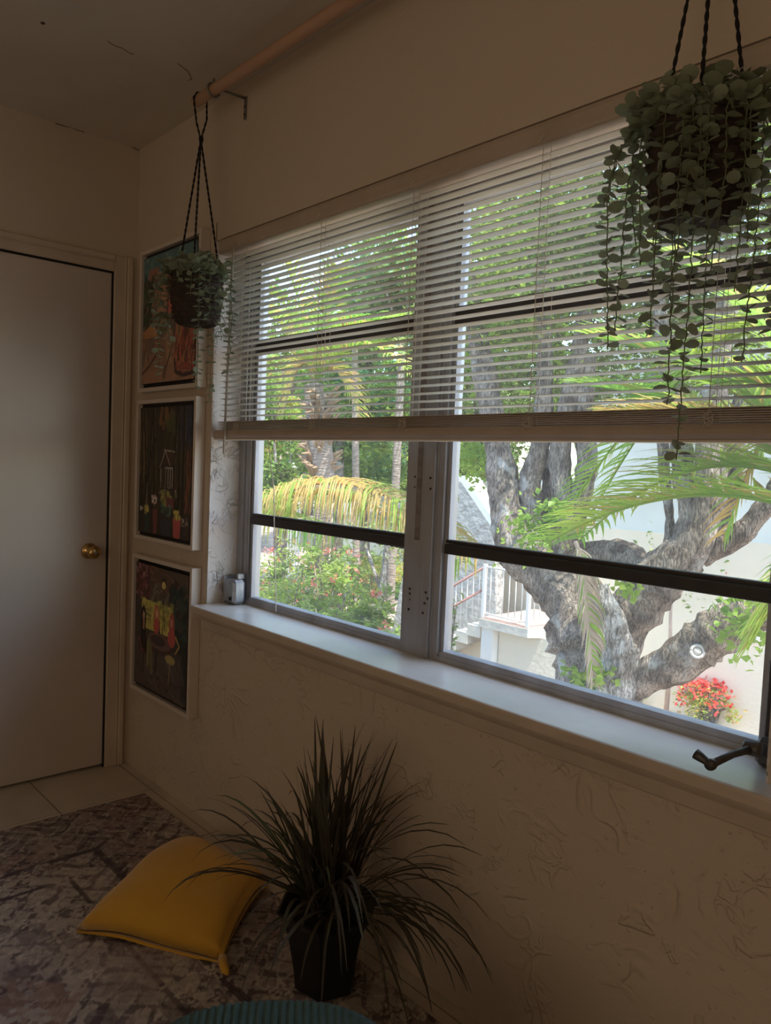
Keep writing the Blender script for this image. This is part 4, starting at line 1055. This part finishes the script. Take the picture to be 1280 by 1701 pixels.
limb(mb, [(870, 930, 50), (882, 870, 40), (880, 800, 34), (897, 735, 30), (905, 600, 26), (900, 420, 18)], 6.15, 6)
limb(mb, [(900, 955, 66), (940, 900, 60), (935, 830, 34), (930, 740, 34), (955, 620, 30), (975, 500, 24)], 6.25, 7)
limb(mb, [(935, 900, 40), (955, 850, 34), (975, 770, 34), (968, 690, 32), (975, 590, 26)], 6.35, 8)
limb(mb, [(905, 870, 26), (910, 800, 20), (900, 740, 16)], 6.4, 9)
limb(mb, [(1072, 960, 56), (1050, 935, 56), (1010, 920, 46), (950, 930, 50)], 6.5, 10)
limb(mb, [(1130, 940, 66), (1150, 860, 42), (1135, 800, 36), (1130, 735, 34), (1110, 620, 28), (1090, 480, 20)], 6.2, 11)
limb(mb, [(1160, 900, 46), (1205, 830, 30), (1230, 780, 30), (1220, 735, 34), (1250, 600, 30)], 6.4, 12)
limb(mb, [(1165, 920, 44), (1225, 890, 34), (1262, 850, 34), (1300, 800, 34), (1340, 650, 30)], 6.5, 13)
limb(mb, [(1110, 940, 30), (1112, 860, 14), (1103, 790, 18), (1100, 735, 18), (1080, 620, 14)], 6.3, 14)
limb(mb, [(1150, 900, 50), (1190, 860, 40), (1200, 800, 36), (1190, 740, 34)], 6.6, 15)
mb.build('trunk', [M_bark, M_barkl], tree)
kn = MB(); kp = P(1158, 1082, 5.7); kn_d = (CC - kp) / np.linalg.norm(CC - kp); c0 = kp + kn_d * .235
a1 = np.cross(kn_d, [0, 0, 1]); a1 /= np.linalg.norm(a1); a2 = np.cross(kn_d, a1)
kn.tube([c0 + (a1 * math.cos(t) + a2 * math.sin(t)) * .055 for t in np.linspace(0, 6.28, 18)], .016, 6); kn.tube([c0 - kn_d * .05, c0 + kn_d * .005], [.05, .035], 12)
kn.build('pruning_scar', mat('pale_scar', (.62, .60, .57), .9, var=.5, vscale=30), tree, label='pale round pruning scar')

# canopy of the big tree
lob = []
for (u, v, y, rx, rz) in ((800, 560, 6.6, 1.1, .9), (900, 460, 6.2, 1.2, 1.0), (1030, 420, 6.8, 1.3, 1.0), (830, 380, 7.2, 1.2, .9), (1000, 300, 6.4, 1.3, .9), (1150, 380, 7.2, 1.3, 1.0), (1250, 300, 6.4, 1.2, 1.0), (900, 650, 7.6, 1.1, .6), (1060, 600, 7.8, 1.3, .8), (1240, 500, 7.6, 1.4, .8), (790, 690, 7.8, .7, .45), (1150, 200, 6.8, 1.6, .9), (1180, 640, 8.2, 1.2, .5)):
    p = P(u, v, y); lob.append((p[0], p[1], p[2], rx, 1.0, rz))
C_ = crown_pts(lob, 42000, 8, .3); V, F = leaves(C_, .085, .5, .5, 5)
fast_mesh('leaf_crown', V, F, [M_leaf1, M_leaf2], mi=(NR.rand(len(F)) < .35).astype(int), parent=tree)
# sprigs on the trunk
for (u, v, y, ww, hh, n_) in ((890, 880, 5.6, .42, .26, 260), (925, 850, 5.7, .25, .15, 90), (1240, 1050, 5.3, .28, .22, 120), (1270, 1000, 5.2, .30, .16, 110), (1040, 975, 5.3, .12, .14, 50), (960, 1130, 5.4, .16, .12, 70), (1000, 1120, 5.3, .16, .10, 40), (790, 760, 6.6, .5, .3, 420)):
    p = P(u, v, y); C_ = p + NR.normal(size=(n_, 3)) * np.array([ww, .12, hh]) * .55
    V, F = leaves(C_, .085, .4, .75, int(u)); fast_mesh('leafy_sprig', V, F, M_leaf2, parent=tree, kind='stuff')


def bgtree(name, u, Y, vtop, wpx, label, m1, m2, n_, ls, seed, vtrunk=900, tw=22, mix_=.4, vbot=None):
    c_ = P(u, vtop, Y); mp_ = mpp(c_); R_ = wpx * mp_ / 2; base = np.array([c_[0], Y, G])
    o = empty(name, base, label, 'tree', 'trees beyond the garden')
    zb_ = P(u, vbot, Y)[2] if vbot else max(G + 1.4, c_[2] - 2.2 * R_)
    mb = MB(); pts = [base, base + [.1, 0, (zb_ - G) * .6], (c_[0], Y, zb_ + .4 * (c_[2] - zb_))]; mb.tube(pts, [tw * mp_ / 2, tw * mp_ * .42, tw * mp_ * .3], 10)
    r = np.random.RandomState(seed); lobs = []
    for i in range(5): mb.tube([pts[-1] - np.array([0, 0, .8]), np.array([c_[0] + r.uniform(-.7, .7) * R_, Y + r.uniform(-.5, .5) * R_, zb_ + r.uniform(.5, .9) * (c_[2] - zb_)])], [tw * mp_ * .22, tw * mp_ * .08], 6)
    mb.build('trunk', M_bark, o)
    for i in range(9): lobs.append((c_[0] + r.uniform(-.65, .65) * R_, Y + r.uniform(-.5, .5) * R_, zb_ + r.uniform(.12, .88) * (c_[2] - zb_), R_ * r.uniform(.3, .5), R_ * .4, (c_[2] - zb_) * r.uniform(.14, .26)))
    C_ = crown_pts(lobs, int(n_ * 1.7), seed, .35); V, F = leaves(C_, ls, .5, .5, seed + 1)
    fast_mesh('leaf_crown', V, F, [m1, m2], mi=(NR.rand(len(F)) < mix_).astype(int), parent=o)
    return o


bgtree('broadleaf_tree', 480, 19, 470, 300, 'sunlit broadleaf tree farthest left beyond the hedge', M_leaf2, M_leaf1, 7000, .26, 31)
bgtree('broadleaf_tree', 610, 23, 380, 340, 'tall blue green tree behind the thin palm trunks', M_leaf3, M_leaf2, 9000, .30, 32)
bgtree('broadleaf_tree', 570, 13, 560, 240, 'bright green tree seen through the left part of the blind', M_leaf2, M_leaf3, 6500, .19, 33, vbot=800)
bgtree('broadleaf_tree', 700, 15, 420, 260, 'leafy tree rising behind the centre window post', M_leaf1, M_leaf3, 7000, .2, 34)
bgtree('broadleaf_tree', 800, 18, 520, 320, 'dense tree showing over the sloped stair parapet', M_leaf2, M_leaf1, 8000, .2, 35)
bgtree('broadleaf_tree', 960, 21, 250, 520, 'dark tall tree filling the gap above the neighbouring wall', M_leaf1, M_leaf3, 9000, .3, 36)
bgtree('broadleaf_tree', 430, 12, 600, 190, 'light green tree close to the left jamb of the window', M_leaf2, M_yell, 5000, .16, 37, mix_=.15)
bgtree('broadleaf_tree', 520, 34, 560, 520, 'distant hazy green tree mass at the horizon on the left', M_leaf3, M_leaf1, 9000, .5, 38)
bgtree('broadleaf_tree', 610, 15.5, 700, 190, 'low bright bushy tree between the slim palm trunks, behind the fronds', M_leaf2, M_leaf3, 4000, .16, 41, vbot=870)
bgtree('broadleaf_tree', 470, 11, 720, 120, 'low leafy tree at the left edge of the left pane above the fronds', M_leaf2, M_leaf1, 2600, .14, 42, vbot=860)
bgtree('broadleaf_tree', 680, 30, 640, 420, 'distant round tree low behind the stair parapet', M_leaf1, M_leaf2, 8000, .42, 39)


def frond(base, az, el, L, droop, llen, mats, seed, n_=46, hang=.3, w_=.016, dryfrac=0.):
    """feather frond: rachis tube with two rows of folded leaflets; returns MB"""
    r = np.random.RandomState(seed); mb = MB(); p = np.array(base, float); d = np.array([math.cos(az) * math.cos(el), math.sin(az) * math.cos(el), math.sin(el)]); pts = []; ds = []
    N_ = 26
    for i in range(N_): pts.append(p.copy()); ds.append(d.copy()); p = p + d * L / (N_ - 1); d = d + np.array([0, 0, -droop / N_ * (.5 + i / N_)]); d /= np.linalg.norm(d)
    mb.tube(pts, [.022 * (1 - .85 * i / N_) * (L / 2.4) ** .5 for i in range(N_)], 6, 0)
    for q in range(n_):
        f = .12 + .87 * q / n_; i = min(int(f * (N_ - 1)), N_ - 2); t = f * (N_ - 1) - i; b0 = pts[i] * (1 - t) + pts[i + 1] * t; dd = ds[i]
        sd = np.cross(dd, [0, 0, 1]); sd /= np.linalg.norm(sd) + 1e-9; up = np.cross(sd, dd)
        ll = llen * math.sin(math.pi * (.12 + .80 * f)) ** .6 * r.uniform(.85, 1.1)
        for s_ in (-1, 1):
            e = sd * s_ * .8 + dd * .75 + up * .25 + r.normal(size=3) * .07; e /= np.linalg.norm(e); mi = 1 if r.rand() < dryfrac else 0
            pp = b0.copy(); row = []; wv = np.cross(e, up); wv /= np.linalg.norm(wv) + 1e-9
            for k_ in range(5):
                ww = w_ * (1 - (k_ / 4) ** 1.6) * (.7 if k_ == 0 else 1) + .0015; row += [pp - wv * ww, pp + up * ww * .5, pp + wv * ww]
                pp = pp + e * ll / 4; e = e + np.array([0, 0, -hang * (.4 + k_ * .35)]); e /= np.linalg.norm(e)
            mb.add(row, [(a, a + 1, a + 4, a + 3) for a in (0, 3, 6, 9)] + [(a + 1, a + 2, a + 5, a + 4) for a in (0, 3, 6, 9)], 1 + mi, False)
    return mb


def frond_px(parent, u0, v0, Y0, u1, v1, Y1, bow, llen, mats, seed, hang=.3, n_=46, w_=.016, dryfrac=0.):
    """a frond arching between two places: base, tip; bow = rise of its middle"""
    a = P(u0, v0, Y0); b = P(u1, v1, Y1); r = np.random.RandomState(seed); mb = MB(); N_ = 26; pts = []; ds = []
    for i in range(N_): f = i / (N_ - 1); pts.append(a * (1 - f) + b * f + np.array([0, 0, bow * 4 * f * (1 - f) * (1 - .25 * f)]))
    for i in range(N_): t = pts[min(i + 1, N_ - 1)] - pts[max(i - 1, 0)]; ds.append(t / np.linalg.norm(t))
    L = np.linalg.norm(b - a)
    mb.tube(pts, [.024 * (1 - .85 * i / N_) for i in range(N_)], 6, 0)
    for q in range(n_):
        f = .10 + .89 * q / n_; i = min(int(f * (N_ - 1)), N_ - 2); t = f * (N_ - 1) - i; b0 = pts[i] * (1 - t) + pts[i + 1] * t; dd = ds[i]
        sd = np.cross(dd, [0, 0, 1]); sd /= np.linalg.norm(sd) + 1e-9; up = np.cross(sd, dd); ll = llen * math.sin(math.pi * (.15 + .78 * f)) ** .6 * r.uniform(.85, 1.12)
        for s_ in (-1, 1):
            e = sd * s_ * .75 + dd * .7 + up * .3 + r.normal(size=3) * .08; e /= np.linalg.norm(e); mi = 1 if r.rand() < dryfrac else 0
            pp = b0.copy(); row = []; wv = np.cross(e, up); wv /= np.linalg.norm(wv) + 1e-9
            for k_ in range(5):
                ww = w_ * (1 - (k_ / 4) ** 1.6) * (.7 if k_ == 0 else 1) + .0015; row += [pp - wv * ww, pp + up * ww * .5, pp + wv * ww]
                pp = pp + e * ll / 4; e = e + np.array([0, 0, -hang * (.4 + k_ * .35)]); e /= np.linalg.norm(e)
            mb.add(row, [(a_, a_ + 1, a_ + 4, a_ + 3) for a_ in (0, 3, 6, 9)] + [(a_ + 1, a_ + 2, a_ + 5, a_ + 4) for a_ in (0, 3, 6, 9)], 1 + mi, False)
    return mb.build('frond', mats, parent)


# areca palm just right of the view, its fronds reach in front of the big tree
YP = 4.2
ap_b = P(1450, 900, YP); ap = empty('feather_palm', (ap_b[0], YP, G), 'green feather palm whose fronds reach in front of the big tree', 'palm')
mb = MB(); mb.tube([(ap_b[0], YP, G), (ap_b[0] - .05, YP, -.8), (ap_b[0], YP, 1.0)], [.10, .075, .06], 12); mb.build('stem', M_palmb, ap)
FM = [M_palm, M_palm, M_yell]; FY = [M_yell, M_yell, M_palm]; FD = [M_dry, M_dry, M_palm]
for spec in ((1450, 900, YP, 905, 905, 4.5, .42, .62, FM, 1, .16), (1450, 880, YP, 960, 900, 4.9, .62, .60, FM, 2, .22), (1430, 860, YP, 960, 640, 5.0, .25, .55, FM, 3, .2), (1450, 860, YP, 980, 560, 4.6, .30, .6, FM, 4, .16), (1430, 800, YP, 1100, 420, 4.5, .3, .6, FM, 5, .2), (1450, 860, YP, 1010, 690, 4.0, .3, .5, FY, 6, .2), (1430, 840, YP, 1180, 640, 3.9, .35, .5, FM, 7, .22), (1450, 930, YP, 1240, 1080, 3.9, .35, .45, FM, 8, .3)):
    frond_px(ap, *spec[:8], spec[8], spec[9], hang=spec[10], w_=.018, dryfrac=.12, n_=74)
# a second palm, also rooted right of the view, drops bright fronds before the forked stems
b2 = P(1400, 560, 5.2); sp = empty('drooping_palm', (b2[0], 5.2, G), 'second taller palm with bright green fronds drooping in front of the forked stems', 'palm')
mb = MB(); mb.tube([(b2[0], 5.2, G), (b2[0] + .06, 5.2, 0), tuple(b2)], [.09, .07, .05], 10); mb.build('stem', M_palmb, sp)
frond_px(sp, 1400, 560, 5.2, 930, 870, 4.9, .75, .60, FM, 20, hang=.22, w_=.017, dryfrac=.05, n_=64)
frond_px(sp, 1400, 560, 5.2, 985, 850, 4.7, .80, .50, FM, 21, hang=.25, w_=.017, dryfrac=.05, n_=60)
frond_px(sp, 1400, 560, 5.2, 1200, 900, 4.5, .5, .5, FY, 23, hang=.25, w_=.015, dryfrac=.5, n_=54)
ds = P(975, 900, 5.25); df = empty('dry_hanging_frond', tuple(ds), 'dry silvery frond hanging down over the fork of the big tree', 'palm frond')
frond_px(df, 955, 900, 5.25, 985, 1140, 5.2, .25, .34, FD, 22, hang=.7, w_=.013, dryfrac=.12, n_=70)

# coconut palm on the left with a rough trunk
YC = 8.6
cp_t = P(535, 735, YC); cp = empty('coconut_palm', (cp_t[0], YC, G), 'coconut palm with ragged trunk and yellowing drooping fronds, left of the window post', 'palm')
mb = MB(); mb.tube([(cp_t[0], YC, G), (cp_t[0] + .1, YC, 0), tuple(P(540, 800, YC)), tuple(P(530, 730, YC)), tuple(P(520, 640, YC))], [.22, .17, .20, .26, .20], 14); mb.build('trunk', M_palmb, cp)
mb = MB(); r = np.random.RandomState(9)
for i in range(90):
    z_ = P(530, r.uniform(660, 800), YC); a_ = r.uniform(0, 6.28); e = np.array([math.cos(a_), math.sin(a_), 0]); b0 = z_ + e * .15; mb.tube([b0, b0 + e * .15 + [0, 0, .22], b0 + e * .34 + [0, 0, .30 + .1 * math.sin(i)]], [.06, .045, .012], 5)
mb.build('dry_boots', M_boot, cp)
FC = [M_boot, M_yell, M_palm]; FG = [M_palm, M_palm, M_yell]
for spec in ((400, 880, 6.2, 800, 925, 5.9, 1.0, 1.05, FC, 1, 1.3, 150, .25), (390, 890, 6.5, 770, 940, 6.3, 1.0, 1.0, FC, 2, 1.3, 130, .35), (330, 870, 6.2, 560, 890, 6.2, .35, .95, FG, 3, 1.6, 100, .3)):
    frond_px(cp, *spec[:8], spec[8], spec[9], hang=spec[10], w_=.016, n_=spec[11], dryfrac=spec[12])
for i, (u1, v1, bow, mm) in enumerate(((420, 470, .7, FG), (460, 400, .5, FG), (400, 600, .8, FG), (640, 560, .8, FG), (600, 700, .7, FC), (470, 690, .8, FC), (560, 440, .4, FG), (700, 640, .9, FG), (380, 520, .9, FG))):
    frond_px(cp, 522, 640, YC, u1, v1, YC - .6 + .25 * (i % 5), bow, .7, mm, 40 + i, hang=.28, w_=.022, n_=44, dryfrac=.3)

# slender palm trunks, young garden tree
for (u0, v0, u1, v1, Y, wp, lab) in ((592, 1000, 589, 560, 12, 12, 'slim upright palm trunk between the ragged palm and the window post'), (648, 1000, 668, 560, 13, 14, 'slim leaning pale palm trunk just left of the window post')):
    p0_, p1_ = P(u0, v0, Y), P(u1, v1, Y); o = empty('slender_palm', (p0_[0], Y, G), lab, 'palm'); mb = MB(); m__ = mpp(p0_); mb.tube([(p0_[0], Y, G), p0_, (p0_ + p1_) / 2, p1_], [wp * m__ / 1.6, wp * m__ / 2, wp * m__ / 2, wp * m__ / 2.4], 10); mb.build('trunk', M_palmb, o)
    for i in range(7):
        a_ = i * .9; frm = frond(p1_, a_, .6, 2.2, 1.9, .6, FG, 60 + i, n_=26, w_=.03); frm.build('frond', FG, o)
gt = P(636, 1000, 10); o = empty('young_garden_tree', (gt[0], 10, G), 'young thin trunked tree standing in the lawn edge', 'tree'); mb = MB(); limb(mb, [(622, 1040, 12), (634, 985, 13), (641, 930, 11), (646, 890, 10)], 10, 3); limb(mb, [(634, 985, 8), (618, 940, 6), (606, 905, 5)], 10, 4); mb.tube([(gt[0] - .3, 10, G), tuple(P(622, 1040, 10))], [.09, .07], 8); mb.build('trunk', M_barkl, o)
C_ = P(646, 885, 10) + NR.normal(size=(240, 3)) * [.5, .4, .25]; V, F = leaves(C_, .13, .4, .5, 77); fast_mesh('leaf_crown', V, F, M_hedge, parent=o)


def shrub(name, x, y, rx, h_, label, cat, m1, m2, nl, ls, seed, flowers=0, fm=None, fs_=.05, group=None, asp=.34):
    o = empty(name, (x, y, G), label, cat, group); r = np.random.RandomState(seed)
    mb = MB()
    tw = []
    for i in range(11):
        a_ = r.uniform(0, 6.28); rr = rx * r.uniform(.2, .9); t = np.array([x + rr * math.cos(a_), y + rr * math.sin(a_) * .8, G + h_ * r.uniform(.6, .98)]); tw.append(t); m__ = np.array([x, y, G]) * .5 + t * .5 + [0, 0, .1]; mb.tube([(x + .1 * math.cos(a_), y + .1 * math.sin(a_), G), m__, t], [.03, .022, .01], 6)
    mb.build('stems', M_bark, o)
    lobs = [(x, y, G + h_ * .55, rx * .9, rx * .8, h_ * .45)] + [(t[0], t[1], t[2] - .12, rx * .3, rx * .3, h_ * .15) for t in tw]
    C_ = crown_pts(lobs, nl, seed, .55); C_ = C_[C_[:, 2] > G + .05]; V, F = leaves(C_, ls, .7, asp, seed)
    fast_mesh('foliage', V, F, [m1, m2], mi=(r.rand(len(F)) < .4).astype(int), parent=o)
    if flowers:
        for i in range(flowers):
            mb = MB()
            a_ = r.uniform(0, 6.28); ph = r.uniform(.05, 1.45); c_ = np.array([x + rx * .98 * math.cos(a_) * math.cos(ph), y + rx * .9 * math.sin(a_) * math.cos(ph), G + h_ * .55 + h_ * .46 * math.sin(ph)])
            for q in range(9):
                d = r.normal(size=3); d /= np.linalg.norm(d); s_ = np.cross(d, [0, 0, 1.]); s_ /= np.linalg.norm(s_) + 1e-9; b0 = c_ + r.normal(size=3) * fs_ * .35
                mb.add([b0, b0 + d * fs_ * .6 + s_ * fs_ * .32, b0 + d * fs_, b0 + d * fs_ * .6 - s_ * fs_ * .32], [(0, 1, 2, 3)])
            mb.build('blossom', fm or M_flower, o)
    return o


labs = ['flowering bush at the far left edge of the left pane', 'tall bush with pink blossoms under the drooping yellow fronds', 'leafy bush with red blossoms in the middle of the left pane', 'bush nearest the window post with sparse blossoms', 'low bush along the bottom of the left pane, left end', 'low leafy bush along the bottom of the left pane, middle', 'low grey green bush at the bottom right of the left pane', 'bush behind the others close to the thin garden tree']
for i, (u, v, Y, rx, vt, fl) in enumerate(((435, 1000, 7.6, .95, 915, 24), (492, 1000, 8.2, 1.0, 900, 26), (550, 1010, 7.8, .75, 915, 22), (625, 1060, 6.9, .45, 985, 9), (470, 1060, 6.4, .8, 960, 8), (545, 1080, 6.1, .75, 965, 7), (632, 1110, 5.7, .5, 1035, 6), (575, 960, 9.6, .6, 915, 14))):
    top_ = P(u, vt, Y); shrub('flowering_bush', top_[0], Y, rx, top_[2] - G, labs[i], 'shrub', M_hedge, M_leaf2, 1500, .135, 100 + i, fl, M_pinkf, .055, 'flowering bushes in the garden')
hp = P(622, 915, 14); shrub('clipped_hedge', hp[0], 14, 1.4, hp[2] - G, 'clipped round yellow green hedge behind the lawn', 'hedge', M_leaf2, M_yell, 4200, .10, 140)
s_p = PZ(1180, 1205, G); shrub('red_flower_shrub', s_p[0], s_p[1] - .1, .50, .72, 'small round shrub full of red flowers at the foot of the white wall', 'shrub', M_leaf2, M_yell, 1300, .07, 150, 52, M_flower, .085, asp=.5)
s_p = PZ(745, 1050, -1.9); shrub('spindly_shrub', P(738, 1060, 6.5)[0], 6.5, .22, P(738, 985, 6.5)[2] - G, 'spindly dark leaved shrub just right of the window post', 'shrub', M_hedge, M_hedge, 130, .13, 151)
pz = PZ(1050, 1175, G); shrub('small_ground_plant', pz[0], pz[1] - .1, .30, .42, 'small leafy ground plant beside the foot of the big tree', 'plant', M_hedge, M_hedge, 160, .10, 152)
# sapling against the wall
sp_ = PZ(1107, 1185, G); o = empty('wall_sapling', (sp_[0], sp_[1], G), 'thin single stemmed sapling in front of the white wall', 'tree')
mb = MB(); mb.tube([(sp_[0], sp_[1], G), (sp_[0] + .02, sp_[1], G + .8), (sp_[0] - .03, sp_[1], G + 1.7), (sp_[0], sp_[1], G + 2.3)], [.06, .055, .045, .03], 8); mb.build('stem', mat('pinkish_bark', (.62, .48, .40), .9, var=.6, vscale=8), o)
C_ = np.array([sp_[0], sp_[1] - .05, G + 2.4]) + NR.normal(size=(260, 3)) * [.5, .2, .35]; V, F = leaves(C_, .10, .4, .5, 78); fast_mesh('leaf_crown', V, F, [M_hedge, M_flower], mi=(NR.rand(len(F)) < .06).astype(int), parent=o)

# white fence and far garden fence
fp = P(485, 812, 14); fr = empty('white_garden_fence', (fp[0], 14, G), 'short white slatted fence glimpsed beside the ragged palm trunk', 'fence')
for q in range(7): x_ = fp[0] - .5 + q * .16; mb = MB(); mb.box((x_, 14, G), (x_ + .03, 14.03, fp[2] + .28)); mb.build('picket', M_white, fr)
mb = MB(); mb.box((fp[0] - .55, 13.98, fp[2] + .2), (fp[0] + .6, 14.0, fp[2] + .28)); mb.build('top_rail', M_white, fr)
ff = P(655, 922, 20); fr = empty('far_garden_fence', (ff[0], 20, G), 'grey slatted garden fence far behind the lawn', 'fence')
for q in range(16): x_ = ff[0] - 1.0 + q * .24; mb = MB(); mb.box((x_, 20, G), (x_ + .09, 20.04, G + 1.5)); mb.build('slat', mat('grey_fence_wood', (.50, .46, .42), .9), fr)
hh_ = P(640, 838, 17); hs = empty('far_house', (hh_[0], 17.5, G), 'pale low house with a grey roof half hidden by the yellow fronds', 'building')
mb = MB(); mb.box((hh_[0] - 2.5, 17, G), (hh_[0] + 2.6, 20, hh_[2] - .5)); mb.build('wall', M_house, hs)
mb = MB(); mb.poly([(hh_[0] - 2.8, 16.6, hh_[2] - .5), (hh_[0] - 2.8, 20.4, hh_[2] - .5), (hh_[0] - 2.8, 18.5, hh_[2] + .2)], (5.7, 0, 0)); mb.build('roof', mat('grey_roof', (.36, .35, .34), .8), hs)
